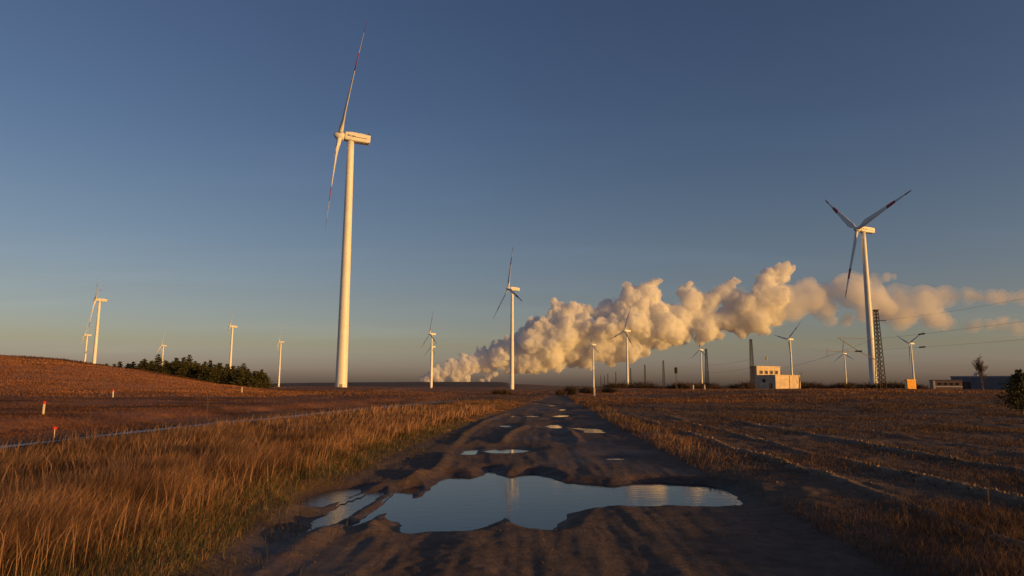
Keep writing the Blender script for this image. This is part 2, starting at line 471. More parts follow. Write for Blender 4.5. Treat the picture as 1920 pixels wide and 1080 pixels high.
def hz(x, y): return float(height(np.array([x]), np.array([y]))[0])

# ------------------------------------------------------------------ ground sheet
def build_ground():
    r = [1.2]
    while r[-1] < 75: r.append(r[-1] * 1.0068 + 0.0)
    while r[-1] < 320: r.append(r[-1] * 1.018)
    while r[-1] < 45000: r.append(r[-1] * 1.10)
    r = np.array(r)
    a_f = np.radians(np.arange(-46, 46.01, 0.15))
    a_b = np.radians(np.arange(46, 314, 2.0)[1:])
    a = np.concatenate([a_f, a_b])
    A, Rr = np.meshgrid(a, r)
    X, Y = Rr * np.sin(A), Rr * np.cos(A)
    Z = height(X, Y)
    nr, na = X.shape
    # colours of the materials on the ground
    le, re = road_edges(Y)
    off = np.maximum(le - X, X - re) + 0.25 * fbm(X * 0.7, Y * 0.7, octaves=3)
    road = 1 - ss(-0.15, 0.5, off)
    road *= (1 - ss(110, 140, Y)) * (Y > -40)
    n1 = 0.5 + 0.5 * fbm(X * 0.25, Y * 0.25, octaves=4); n2 = 0.5 + 0.5 * fbm(X * 1.7 + 5, Y * 1.7, octaves=4)
    n3 = 0.5 + 0.5 * fbm(X * 0.05 + 5, Y * 0.05, octaves=4)
    def C(*c): return np.array(c)[None, None, :]
    def mixc(a, b, t): return a * (1 - t[..., None]) + b * t[..., None]
    field = mixc(C(0.12, 0.076, 0.048), C(0.18, 0.115, 0.072), np.clip(n1, 0, 1))
    left = mixc(C(0.12, 0.070, 0.035), C(0.16, 0.10, 0.045), np.clip(n1, 0, 1))
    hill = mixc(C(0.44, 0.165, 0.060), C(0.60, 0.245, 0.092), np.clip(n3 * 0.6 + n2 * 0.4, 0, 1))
    bank = mixc(C(0.15, 0.062, 0.030), C(0.23, 0.100, 0.048), np.clip(n2, 0, 1))
    mud = mixc(C(0.105, 0.072, 0.054), C(0.180, 0.120, 0.085), np.clip(n2 * 0.6 + 0.4 * n1, 0, 1))
    far = mixc(C(0.18, 0.085, 0.042), C(0.28, 0.135, 0.065), np.clip(n3, 0, 1))
    tx = track_x(Y)
    col = mixc(field, left, 1 - ss(-1, 1, X - le))
    bank = bank * (0.62 + 0.7 * np.clip(.5 + fbm(X * .10 + 4, Y * .22, octaves=4), 0, 1))[..., None]
    col = mixc(col, bank, ss(0.5, 2.5, tx - X + 0.8 * (n2 - .5)) * ss(2, 6, Y))
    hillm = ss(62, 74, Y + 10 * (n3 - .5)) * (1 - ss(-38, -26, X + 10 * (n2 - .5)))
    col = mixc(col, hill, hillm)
    crest_dark = hillm * ss(104, 114, Y + 4 * (n2 - .5)) * (X < -40)
    col = mixc(col, C(0.13, 0.06, 0.035) + 0 * hill, 0.75 * crest_dark)
    col = mixc(col, far, ss(75, 150, np.hypot(X, Y)) * (1 - hillm))
    fc = furrow(X, Y)
    col = mixc(col, C(0.34, 0.24, 0.15) + 0 * hill, np.clip(fc * (0.4 + 0.9 * n2), 0, 0.9))  # sandy crest soil, its paleness also standing in for sunlit ridge edges
    col = mixc(col, mud, road)
    wet = np.clip(road * 0.8 * ss(0.5, 0.85, n1), 0, 1)
    rim = 1 - ss(0.06, 0.42, puddle_dist(X, Y) + 0.12 * (n2 - .5))          # soaked mud round the water
    col = mixc(col, col * 0.62, rim); wet = np.maximum(wet, 0.75 * rim)
    tr = 1 - ss(0.5, 1.3, np.abs(X - tx)); tr *= (Y > TRK_Y0) & (Y < TRK_Y1)
    col = mixc(col, mud, tr)
    col = np.concatenate([col, wet[..., None]], -1)
    idx = np.arange(nr * na).reshape(nr, na)
    jn = np.roll(np.arange(na), -1)
    f = np.stack([idx[:-1, :], idx[:-1, :][:, jn], idx[1:, :][:, jn], idx[1:, :]], -1).reshape(-1, 4)[:, ::-1]
    v = np.stack([X, Y, Z], -1).reshape(-1, 3)
    c = col.reshape(-1, 4)
    # middle disc under the camera
    v = np.vstack([v, [[0, 0, float(Z[0].mean())]]]); c = np.vstack([c, c[:1]])
    me = mesh_np('ground', v, f, M_SOIL, True, c)
    bm = bmesh.new(); bm.from_mesh(me); bm.verts.ensure_lookup_table()
    cv = bm.verts[len(v) - 1]
    for j in range(na):
        try: bm.faces.new((cv, bm.verts[(j + 1) % na], bm.verts[j])).smooth = True
        except ValueError: pass
    bm.normal_update(); bm.to_mesh(me); bm.free()
    tag(link('ground', me), kind='structure')
build_ground()

# water
def mat_water(name, rough=0.03, bump=0.0012, scale=5.0, base=(0.03, 0.027, 0.024)):
    m = bpy.data.materials.new(name); m.use_nodes = True
    nt = m.node_tree; p = nt.nodes['Principled BSDF']
    p.inputs['Base Color'].default_value = (*base, 1)
    p.inputs['Roughness'].default_value = rough
    p.inputs['IOR'].default_value = 1.333
    tc = nt.nodes.new('ShaderNodeTexCoord'); mp = nt.nodes.new('ShaderNodeMapping')
    mp.inputs['Scale'].default_value = (0.7, 1.6, 1.0)
    n = nt.nodes.new('ShaderNodeTexNoise'); n.inputs['Scale'].default_value = scale; n.inputs['Detail'].default_value = 4
    nt.links.new(tc.outputs['Object'], mp.inputs['Vector']); nt.links.new(mp.outputs['Vector'], n.inputs['Vector'])
    b = nt.nodes.new('ShaderNodeBump'); b.inputs['Distance'].default_value = bump
    nt.links.new(n.outputs['Fac'], b.inputs['Height']); nt.links.new(b.outputs['Normal'], p.inputs['Normal'])
    return m
M_WATER = mat_water('puddle_water', 0.05, 0.0016)
M_FILM = mat_water('muddy_water_film', 0.16, 0.004, 9.0, (0.05, 0.043, 0.038))

def water_sheet(name, poly, z, m):
    n = len(poly)
    nx = np.roll(poly, -1, 0) - np.roll(poly, 1, 0)
    nrm = np.stack([nx[:, 1], -nx[:, 0]], 1); nrm /= np.linalg.norm(nrm, axis=1, keepdims=True) + 1e-9
    area = 0.5 * np.sum(poly[:, 0] * np.roll(poly[:, 1], -1) - np.roll(poly[:, 0], -1) * poly[:, 1])
    # a sheet that runs a little way under the mud around it
    lo, hi = poly.min(0) - 0.12, poly.max(0) + 0.12
    k = int(np.clip(max(hi - lo) / 0.12, 8, 70))
    xs, ys = np.linspace(lo[0], hi[0], k), np.linspace(lo[1], hi[1], k)
    Xg, Yg = np.meshgrid(xs, ys)
    sd = sdf_poly(np.stack([Xg.ravel(), Yg.ravel()], 1), poly).reshape(k, k)
    keep = sd < max(0.16, 1.5 * (hi - lo).max() / k)
    idx = np.arange(k * k).reshape(k, k)
    q = keep[:-1, :-1] & keep[1:, :-1] & keep[:-1, 1:] & keep[1:, 1:]
    f = np.stack([idx[:-1, :-1][q], idx[:-1, 1:][q], idx[1:, 1:][q], idx[1:, :-1][q]], -1)
    used, inv = np.unique(f, return_inverse=True)
    v = np.stack([Xg.ravel(), Yg.ravel(), np.full(k * k, z)], 1)[used]
    return tag(link(name, mesh_np(name, v, inv.reshape(f.shape), m)), kind='structure')

for k, (z, poly) in POLY.items():
    water_sheet('puddle_water', poly, z, M_FILM if k.startswith('side') else M_WATER)

ys = np.linspace(TRK_Y0 + 1, TRK_Y1 - 1, 160)
tv = []
for y in ys:
    x = float(track_x(y)); w = 0.34 + 0.5 * float(perlin(np.array([y * 0.22]), np.array([3.3]))[0])
    tv += [(x - w, y, 0.03), (x + w * 0.8, y, 0.03)]
tf = [(2 * i, 2 * i + 1, 2 * i + 3, 2 * i + 2) for i in range(len(ys) - 1)]
tag(link('track_water', mesh_np('track_water', np.array(tv), np.array(tf), mat_water('wet_track_film', 0.34, 0.008, 9.0, (0.06, 0.048, 0.04)))), kind='structure')

# far spoil heaps along the horizon
def hill_ridge(name, D, pts, depth, m):
    """A long heap: skyline points (pixel), at distance D, with a real back slope."""
    px = np.array(pts, float)
    xs = np.linspace(px[0, 0], px[-1, 0], 160)
    yy = np.interp(xs, px[:, 0], px[:, 1]) + 0.5 * fbm(xs * 0.02, xs * 0 + D, octaves=4)
    top = np.array([at_y(a, b, D + depth * 0.45) for a, b in zip(xs, yy)])
    rows = []
    for t, h in ((-0.02, 0.0), (0.18, 0.45), (0.34, 0.9), (0.45, 1.0), (0.62, 0.97), (0.8, 0.5), (1.0, 0.0)):
        s = (D + depth * t) / (D + depth * 0.45)
        r = top.copy(); r[:, 0] *= s; r[:, 1] *= s
        r[:, 2] = -7.0 + (top[:, 2] + 7.0) * h * (1 + (0.10 * fbm(xs * 0.015 + 9 * t, xs * 0 + t * 7, octaves=4) if 0 < h < .95 else 0))
        rows.append(r)
    v = np.concatenate(rows); n = len(xs)
    f = [(i * n + j, i * n + j + 1, (i + 1) * n + j + 1, (i + 1) * n + j) for i in range(len(rows) - 1) for j in range(n - 1)]
    tag(link(name, mesh_np(name, v, np.array(f), m, True)), kind='structure')
M_HILL2 = mat('far_heath_earth', (0.15, 0.085, 0.06), 0.95, 0.3, 0.012)
hill_ridge('spoil_heap_hill', 3600, [(420, 721), (560, 718), (640, 717), (720, 716.5), (850, 716), (935, 716), (950, 717), (962, 722), (985, 726)], 700, M_HILL)
hill_ridge('far_hills', 4600, [(-600, 712), (0, 716), (300, 718), (480, 719), (560, 720.5), (760, 721), (960, 719.5), (1000, 721), (1060, 724), (1150, 725), (1500, 727), (1920, 730), (2500, 732)], 900, M_HILL2)

# ------------------------------------------------------------------ steam plume
PUFFS = [(792,712,8),(799,709,9),(806,704,10),(816,697,12),(822,706,12),(826,688,8),(838,697,12),(845,682,8),(858,695,15),(872,690,15),(868,675,8),(888,685,17),(895,670,12),(908,664,12),(915,680,18),(930,654,12),(940,672,20),(850,711,7),(862,709,8),(875,712,7),(905,711,7),(916,707,8),(926,702,8),
 (955,648,14),(965,662,24),(978,636,16),(985,620,16),(992,601,12),(1005,608,20),(1020,616,22),(1033,600,12),(1000,645,28),(998,678,24),(1030,660,32),(1040,572,12),(1048,582,16),(1030,586,10),(1062,590,20),(1078,582,13),(1100,585,16),(1120,590,12),(1060,630,32),(1075,662,28),(1050,688,12),(1015,692,10),(1095,640,30),(1100,676,16),(1090,618,26),(1125,652,28),(1140,620,32),(1112,688,8),(1140,590,20),(1150,655,26),(1160,582,20),(1180,562,22),(1176,537,12),(1195,578,26),(1180,610,34),(1175,645,22),(1205,550,20),(1222,538,14),(1232,529,7),(1220,562,22),(1235,592,28),(1215,625,28),(1205,652,14),(1250,620,30),(1245,642,13),(1265,592,20),(1270,636,13),
 (1293,548,16),(1290,534,8),(1300,566,22),(1310,595,28),(1325,618,22),(1315,638,12),(1345,600,18),(1350,626,9),(1335,565,20),(1352,550,18),(1374,526,9),(1364,536,12),(1380,562,22),(1375,595,26),(1395,608,22),(1385,628,10),(1400,572,26),(1425,548,20),(1430,532,17),(1443,514,17),(1458,503,13),(1474,505,9),(1465,520,16),(1440,562,30),(1420,600,26),(1430,620,12),(1458,590,20),(1272,600,26),(1282,625,20),(1290,585,18),(1365,600,20),(1410,590,24),(1075,640,30),(1020,650,30),(1160,620,30),(980,680,20),(1180,655,22),(1240,640,18),(1330,600,22),(960,690,14)]
THIN = [(1475,560,24),(1495,575,24),(1500,548,16),(1518,538,16),(1530,560,26),(1550,580,22),(1560,548,20),(1585,533,18),(1605,523,13),(1600,550,28),(1620,531,17),(1640,525,13),(1658,522,9),(1674,521,5),(1640,560,26),(1620,585,20),(1592,600,12),(1660,580,20),(1560,606,10)]
WISP = [(1670,575,20),(1690,590,18),(1730,575,18),(1745,590,14),(1760,560,14),(1758,600,12),(1812,556,10),(1822,612,9),(1688,562,18),(1708,583,16),(1722,562,16),(1740,551,10),(1702,600,10),(1776,552,10),(1792,556,9),(1838,557,9),(1858,559,10),(1884,556,9),(1908,555,8),(1930,557,9),(1780,604,8),(1850,613,8),(1880,611,9),(1905,616,8),(1925,612,8)]
PD = 6500.0

def puff_points(lst, flat, kids, seed):
    rg = np.random.default_rng(seed)
    P, Rr = [], []
    sc = PD / F_PX
    for (px, py, r) in lst:
        R0 = r * sc * 0.92
        c = at_y(px, py, PD)
        c.y += rg.uniform(-0.8, 0.8) * R0
        P.append(tuple(c)); Rr.append(R0)
        for _ in range(kids):
            d = rg.normal(size=3); d /= np.linalg.norm(d)
            d[2] = d[2] * 0.9 + 0.1
            k = rg.uniform(0.32, 0.52)
            c1 = np.array(c) + d * R0 * rg.uniform(0.70, 0.88) * np.array([flat, 1, 1 / flat])
            P.append(tuple(c1)); Rr.append(R0 * k)
            if R0 * k > 25:
                for _ in range(4):
                    e = d + 0.9 * rg.normal(size=3); e /= np.linalg.norm(e)
                    k2 = rg.uniform(0.3, 0.5)
                    c2 = c1 + e * R0 * k * 0.85
                    P.append(tuple(c2)); Rr.append(R0 * k * k2)
    return np.array(P), np.array(Rr)

def union_mesh(P, Rr, voxel):
    """Union of spheres as one closed skin, through geometry nodes."""
    me = bpy.data.meshes.new('tmp_points')
    me.from_pydata([tuple(p) for p in P], [], [])
    a = me.attributes.new('rad', 'FLOAT', 'POINT'); a.data.foreach_set('value', Rr.astype(np.float32))
    o = link('tmp_points', me)
    ng = bpy.data.node_groups.new('union_skin', 'GeometryNodeTree')
    ng.interface.new_socket('Geometry', in_out='INPUT', socket_type='NodeSocketGeometry')
    ng.interface.new_socket('Geometry', in_out='OUTPUT', socket_type='NodeSocketGeometry')
    N = ng.nodes.new; L = ng.links.new
    gi, go = N('NodeGroupInput'), N('NodeGroupOutput')
    na = N('GeometryNodeInputNamedAttribute'); na.data_type = 'FLOAT'; na.inputs['Name'].default_value = 'rad'
    m2p = N('GeometryNodeMeshToPoints'); p2v = N('GeometryNodePointsToVolume'); v2m = N('GeometryNodeVolumeToMesh')
    p2v.resolution_mode = 'VOXEL_SIZE'; p2v.inputs['Voxel Size'].default_value = voxel; p2v.inputs['Density'].default_value = 1.0
    v2m.inputs['Threshold'].default_value = 0.2
    L(gi.outputs[0], m2p.inputs['Mesh']); L(na.outputs['Attribute'], m2p.inputs['Radius'])
    L(m2p.outputs[0], p2v.inputs['Points']); L(na.outputs['Attribute'], p2v.inputs['Radius'])
    L(p2v.outputs[0], v2m.inputs['Volume']); L(v2m.outputs[0], go.inputs[0])
    md = o.modifiers.new('skin', 'NODES'); md.node_group = ng
    dg = bpy.context.evaluated_depsgraph_get()
    out = bpy.data.meshes.new_from_object(o.evaluated_get(dg))
    bpy.data.objects.remove(o); bpy.data.meshes.remove(me); bpy.data.node_groups.remove(ng)
    return out

def mat_steam(name, mfp, cover):
    """Steam: a thin diffuse skin over a scattering interior. mfp = metres a ray travels between droplets' scatterings."""
    m = bpy.data.materials.new(name); m.use_nodes = True
    nt = m.node_tree; nt.nodes.clear()
    out = nt.nodes.new('ShaderNodeOutputMaterial')
    tr = nt.nodes.new('ShaderNodeBsdfTransparent')
    df = nt.nodes.new('ShaderNodeBsdfDiffuse'); df.inputs['Color'].default_value = (0.9, 0.9, 0.9, 1); df.inputs['Roughness'].default_value = 1.0
    mx = nt.nodes.new('ShaderNodeMixShader'); mx.inputs['Fac'].default_value = cover
    nt.links.new(tr.outputs[0], mx.inputs[1]); nt.links.new(df.outputs[0], mx.inputs[2])
    nt.links.new(mx.outputs[0], out.inputs['Surface'])
    v = nt.nodes.new('ShaderNodeVolumePrincipled')
    v.inputs['Color'].default_value = (0.995, 0.995, 0.995, 1)
    v.inputs['Density'].default_value = 1.0 / mfp
    v.inputs['Anisotropy'].default_value = 0.3
    nt.links.new(v.outputs[0], out.inputs['Volume'])
    return m

plume = empty('steam_plume', at_y(800, 722, PD), 0, 'billowing cream steam plume drifting right across the horizon from behind the dark heap', 'steam plume')
def steam_part(name, lst, kids, vox, mfp, cover, amp, grow=1.0, flat=1.0, seed=5, fine=0.0):
    P, Rr = puff_points(lst, flat, kids, seed)
    me = union_mesh(P, Rr * grow, vox)
    n = len(me.vertices)
    co = np.empty(n * 3, np.float32); me.vertices.foreach_get('co', co); co = co.reshape(-1, 3).astype(float)
    no = np.empty(n * 3, np.float32); me.vertices.foreach_get('normal', no); no = no.reshape(-1, 3)
    for q, a in ((300.0, 40.0), (120.0, 16.0)):      # turbulence drags the round puffs out of shape
        co = co + a * np.stack([fbm(co[:, 0] / q + o, co[:, 1] / q - o, co[:, 2] / q + 2 * o, octaves=2) for o in (3.1, 47.7, 91.3)], 1)
    d = amp * fbm(co[:, 0] / 110, co[:, 1] / 110, co[:, 2] / 110, octaves=3)
    if fine:      # cauliflower billows: rounded bumps with sharp creases
        for q, a in ((95.0, 1.0), (48.0, 0.6), (26.0, 0.3)):
            d += fine * a * (2.6 * np.abs(perlin(co[:, 0] / q + 3, co[:, 1] / q, co[:, 2] / q)) - 0.8)
    co = co + no * d[:, None]
    co -= np.array(plume.location)
    me.vertices.foreach_set('co', co.astype(np.float32).ravel())
    me.polygons.foreach_set('use_smooth', np.ones(len(me.polygons), bool))
    me.materials.clear(); me.materials.append(mat_steam(name, mfp, cover)); me.update()
    me.name = name
    print(name, len(me.polygons))
    return link(name, me, plume)
steam_part('dense_steam', PUFFS, 12, 9.5, 30.0, 0.18, 6.0, 1.05, fine=15.0)
steam_part('thinning_steam', THIN, 9, 15.0, 190.0, 0.02, 12.0, 1.25, 1.1, fine=6.0)
steam_part('soft_fringe', PUFFS, 8, 16.0, 420.0, 0.0, 14.0, 1.22, fine=10.0)
steam_part('thin_core', THIN, 6, 18.0, 200.0, 0.0, 12.0, 0.9, 1.1)
WGROUPS = [[w for w in WISP if a <= w[0] < b and (w[1] > 595) == low] for a, b, low in ((1660, 1835, False), (1690, 1725, True), (1836, 1940, False), (1750, 1815, True), (1816, 1940, True))]
for k, wl in enumerate(WGROUPS):
    for grow, mf in ((1.9, 330.0), (1.15, 220.0)):
        steam_part('steam_wisp' if grow > 1.5 else 'wisp_core', wl, 7, 16.0, mf, 0.004 if grow > 1.5 else 0.0, 16.0, grow, 1.3, 5 + k)

# ------------------------------------------------------------------ wind turbines
H_HUB, R_ROT = 100.0, 46.0
# all rotors face about the same wind, from the left (azimuth near 254 degrees)
TILT = math.radians(8.0)

def blade_section(s, grow=1.0):
    """Ring of the blade at fraction s of the radius; local: span +Z, chord Y, thickness X."""
    z = 1.2 + s * (R_ROT - 1.2)
    root = 1 - float(ss(0.03, 0.17, s))
    chord = 0.45 + (4.1 - 0.45) * max(0.0, 1 - s) ** 0.9 if s > 0.17 else 3.9
    chord = chord * (1 - root) + 1.9 * root
    if s > 0.97: chord *= 0.55
    thick = chord * (0.30 - 0.16 * s) * (1 - root) + 1.9 * root
    tw = math.radians(14 * (1 - s) ** 2 + 2)
    off = 0.18 * chord * (1 - root)
    ring = []
    for k in range(12):
        a = 2 * math.pi * k / 12
        cy = math.cos(a) * 0.5 * chord
        cx = math.sin(a) * 0.5 * thick * (1 if root > 0.5 else (0.55 + 0.45 * math.cos(a)) ** 0.6 if math.cos(a) > -0.999 else 0.0)
        cy = (cy - off) * grow; cx *= grow
        bend = -0.8 * s * s
        ring.append((cx * math.cos(tw) - cy * math.sin(tw) + bend, cx * math.sin(tw) + cy * math.cos(tw), z))
    return ring

def loft_obj(name, secs, m, grow=1.0):
    return MB().loft([blade_section(s, grow) for s in secs]).mesh(name, m, smooth=True)

ME_BLADE = loft_obj('blade', [0, .03, .07, .11, .15, .19, .25, .33, .42, .52, .62, .72, .82, .9, .96, .985, 1.0], M_WHITE)
ME_BAND1 = loft_obj('red_band', [.56, .62, .71], M_RED, 1.06)
ME_BAND2 = loft_obj('red_band', [.88, .93, .97, .986, 1.001], M_RED, 1.10)

def tower_mesh():
    rings = []
    for i in range(26):
        t = i / 25.0
        r = 2.25 * (1 - t) + 1.32 * t
        rings.append([(r * math.cos(2 * math.pi * k / 36), r * math.sin(2 * math.pi * k / 36), -2.0 + t * (H_HUB - 1.75 + 2.0)) for k in range(36)])
    return MB().loft(rings).mesh('tower', M_WHITE, smooth=True)
ME_TOWER = tower_mesh()
def flange_mesh(z, r):
    return MB().loft([[(rr * math.cos(2 * math.pi * k / 36), rr * math.sin(2 * math.pi * k / 36), zz) for k in range(36)] for rr, zz in ((r, z - .12), (r + .03, z - .1), (r + .03, z + .1), (r, z + .12))]).mesh('flange', M_WHITE, smooth=False)
ME_FLANGE = [flange_mesh(z, 2.25 - (z + 2) / (H_HUB + .25) * 0.93 + .006) for z in (24, 50, 75)]
def nacelle_mesh():
    rings = []
    for x, hw, zb, zt in ((2.55, 1.25, -1.25, 1.25), (2.2, 1.55, -1.55, 1.55), (0.0, 1.7, -1.7, 1.8), (-3.6, 1.7, -1.7, 1.8), (-6.3, 1.65, -1.65, 1.7), (-7.3, 1.58, -1.45, 1.62), (-7.45, 1.4, -1.25, 1.45)):
        c = 0.28
        rings.append([(x, -hw + c, zb), (x, hw - c, zb), (x, hw, zb + c), (x, hw, zt - c), (x, hw - c, zt), (x, -hw + c, zt), (x, -hw, zt - c), (x, -hw, zb + c)])
    return MB().loft(rings).mesh('nacelle', M_NAC)
ME_NAC = nacelle_mesh()
_s = MB()
for sy in (-1, 1):
    y0, y1 = (1.69, 1.725) if sy > 0 else (-1.725, -1.69)
    _s.box((-6.2, y0 - (.05 if sy > 0 else 0), -0.22), (-0.05, y1 + (0 if sy > 0 else .05), -0.02))
ME_STRIPE = _s.mesh('side_stripe', M_DARKSTRIPE)
_s = MB()
for i, w in enumerate((0.5, 0.32, 0.28, 0.3, 0.3, 0.28)):      # maker's lettering, too small to read: a row of dark strokes
    x0 = 1.4 - i * 0.55
    for sy in (-1, 1):
        _s.box((x0 - w, 1.62 if sy > 0 else -1.74, -0.05), (x0, 1.74 if sy > 0 else -1.62, 0.42 if i in (0, 4) else 0.30))
ME_MARK = _s.mesh('lettering', M_DARKSTRIPE)
ME_VANE = MB().tube([(-6.6, 0.5, 1.5), (-6.6, 0.5, 2.7)], 0.06, 6).box((-7.0, 0.40, 2.3), (-6.3, 0.60, 2.7)).mesh('wind_vane', M_DARKSTRIPE)
def hub_mesh():
    rings = []
    for x, r in ((-1.7, 1.35), (-1.2, 1.62), (0.0, 1.7), (1.0, 1.45), (1.8, 0.95), (2.3, 0.4), (2.45, 0.05)):
        rings.append([(x, r * math.cos(2 * math.pi * k / 20), r * math.sin(2 * math.pi * k / 20)) for k in range(20)])
    return MB().loft(rings).mesh('hub', M_WHITE, smooth=True)
ME_HUB = hub_mesh()

def turbine(hub_px, phase, label, detail=2, nose_deg=254.0, span=1.0, base_py=None, hh=1.0, dist=None):
    px, py = hub_px
    nose = math.radians(nose_deg)
    d = ray(px, py)
    D = (H_HUB * hh + (-3.0 if dist is None else 0) - 0.2) / (d.z / d.y) if dist is None else dist
    p = EYE + d * (D / d.y)
    # tower stands behind the hub along the nacelle axis
    ax = Vector((math.sin(nose), math.cos(nose), 0))
    bx, by = p.x - 4.3 * ax.x * hh, p.y - 4.3 * ax.y * hh
    gz = p.z - H_HUB * hh
    root = empty('wind_turbine', (bx, by, gz), math.pi / 2 - nose, label, 'wind turbine', 'white wind turbines of the wind farm')
    root.scale = (hh, hh, hh)
    tw = link('tower', ME_TOWER, root)
    if detail > 1:
        for f in ME_FLANGE: link('flange', f, tw)
        a = math.atan2(-by, -bx) - (math.pi / 2 - nose)        # door towards the road
        dr = MB().box((2.17, -.5, 1.2), (2.27, .5, 3.5)).box((2.2, -.62, 1.0), (3.1, .62, 1.16)).obj('door', M_GALV, tw); dr.rotation_euler = (0, 0, a)
        st = MB()
        for q in range(5): st.box((3.1 + .28 * q, -.5, .82 - .2 * q), (3.38 + .28 * q, .5, .88 - .2 * q))
        st.obj('steps', M_GALV, dr)
    n = link('nacelle', ME_NAC, root); n.location = (0, 0, H_HUB)
    n.rotation_euler = (0, -math.radians(3.5), 0)
    if detail > 0:
        link('side_stripe', ME_STRIPE, n)
        link('wind_vane', ME_VANE, n)
    if detail > 1: link('lettering', ME_MARK, n)
    T = Matrix.Translation((4.3, 0, H_HUB)) @ Matrix.Rotation(-TILT, 4, 'Y')
    h = link('hub', ME_HUB, root); h.matrix_local = T
    for k in range(3):
        b = link('blade', ME_BLADE, root)
        b.matrix_local = T @ Matrix.Rotation(-math.radians(phase + 120 * k), 4, 'X') @ Matrix.Diagonal((1, 1, span, 1))
        if detail > 0:
            link('red_band', ME_BAND1, b); link('red_band', ME_BAND2, b)
    return root, D

TURB = [
 ((637, 255), 38, 'largest wind turbine, left of the road, two long red banded blades in line', 2, 250.5),
 ((1607, 430), 71, 'tall wind turbine beside the nearest lattice mast, blades spread in a shaded Y', 2, 256, 0.94),
 ((953, 541), -7, 'slender wind turbine standing before the left half of the steam plume', 1, 249),
 ((179, 562), 60, 'taller of the two wind turbines rising behind the left mound', 1, 243),
 ((159, 628), 8, 'shorter of the two wind turbines rising behind the left mound', 0, 243),
 ((303, 648), 0, 'small wind turbine peeping over the middle of the pine grove', 0),
 ((431, 612), 2, 'wind turbine rising over the right end of the pine grove', 0, 246),
 ((523, 641), 0, 'small wind turbine between the pine grove and the largest turbine', 0),
 ((806, 626), -3, 'front one of two wind turbines lined up left of the plume', 1, 242),
 ((808, 650), 2, 'farther wind turbine hidden behind the tower of the one left of the plume', 0, 242),
 ((1109, 646), 0, 'small wind turbine before the lower middle of the plume, left of a row of masts', 0, 248),
 ((1171, 620), 15, 'middle sized wind turbine in front of the plume with one blade pointing left', 1, 246),
 ((1311.5, 656), 0, 'wind turbine with a lattice mast close behind its tower under the plume', 0, 251),
 ((1478, 636), 45, 'wind turbine rising behind the flat roofed switch house', 1, 252),
 ((1581, 663), -4, 'small wind turbine under the cantilever arm of the nearest mast', 0, 251),
 ((1705, 644), 58, 'wind turbine standing behind the yellow container', 0, 257),
]
TPOS = []
for hp, ph, lab, det, *nz in TURB:
    TPOS.append(turbine(hp, ph, lab, det, *nz))
    print('turbine', hp, round(TPOS[-1][1]), [round(v, 1) for v in TPOS[-1][0].location])

# ------------------------------------------------------------------ railway masts
def mast_meshes(H=12.0, wb=0.52, wt=0.21, np_=20):
    legs = []
    for sx, sy in ((-1, -1), (1, -1), (1, 1), (-1, 1)):
        legs.append(MB().tube([(sx * wb, sy * wb, -0.6), (sx * wt, sy * wt, H)], 0.06, 5).mesh('leg', M_STEEL))
    br = MB()
    hs = [H * (1 - (1 - i / np_) ** 1.15) for i in range(np_ + 1)]
    corner = lambda s, z: (s[0] * (wb + (wt - wb) * z / H), s[1] * (wb + (wt - wb) * z / H), z)
    q = ((-1, -1), (1, -1), (1, 1), (-1, 1))
    for a, b in zip(hs[:-1], hs[1:]):
        for k in range(4):
            s, t = q[k], q[(k + 1) % 4]
            br.tube([corner(s, a), corner(t, b)], 0.03, 4); br.tube([corner(t, a), corner(s, b)], 0.03, 4)
    for k in range(4): br.tube([corner(q[k], H - .02), corner(q[(k + 1) % 4], H - .02)], 0.06, 4)
    return legs, br.mesh('cross_bracing', M_STEEL)
LEGS, BRACE = mast_meshes()
ME_CAP = MB().box((-.32, -.32, 11.98), (.32, .32, 12.1)).mesh('cap_plate', M_STEEL)

def mast(px, base_py, top_py, Y, label, detail=True):
    p = at_y(px, base_py, Y)
    topz = at_y(px, top_py, Y).z
    root = empty('lattice_mast', p, 0.12, label, 'lattice mast', 'railway lattice masts receding along the line')
    s = (topz - p.z) / 12.0
    root.scale = (1, 1, s)
    for l in LEGS: link('leg', l, root)
    link('cross_bracing', BRACE, root)
    if detail: link('cap_plate', ME_CAP, root)
    return root, p, topz

MASTS = [
 (1653, 734, 582, 103, 'nearest and largest rusty lattice mast, beside the tall right turbine', True),
 (1412, 733, 637, 172, 'lattice mast rising at the left corner of the flat roofed switch house', True),
 (1326.5, 730, 655, 214, 'lattice mast right behind the tower of a small turbine', True),
 (1245, 729, 676, 316, 'free standing lattice mast nearest to the railway signal on its left', False),
 (1210, 728, 684, 385, 'lattice mast second left of the railway signal', False),
 (1183, 728, 690, 445, 'lattice mast close behind the tower of the middle sized turbine', False),
 (1155, 728, 697, 560, 'lattice mast between two turbines, tallest of the faint far group', False),
 (1140, 728, 701, 650, 'faint far lattice mast, right one of a close trio', False),
 (1133.5, 728, 704, 720, 'faint far lattice mast, middle one of a close trio', False),
 (1127, 728, 704, 790, 'faint far lattice mast, left one of a close trio', False),
 (1172, 728, 712, 900, 'tiny faint lattice mast just left of the middle sized turbine tower', False),
 (1195, 728, 716, 950, 'tiny faint pole on the horizon right of the middle sized turbine tower', False),
]
MP = []
for px, b, t, Y, lab, det in MASTS: MP.append(mast(px, b, t, Y, lab, det))

def wire_mesh(name, pts, r):
    return MB().tube(pts, r, 5).mesh(name, M_WIRE, smooth=True)
def sag(a, b, s, n=24):
    a, b = Vector(a), Vector(b)
    return [a.lerp(b, i / n) + Vector((0, 0, -4 * s * (i / n) * (1 - i / n))) for i in range(n + 1)]

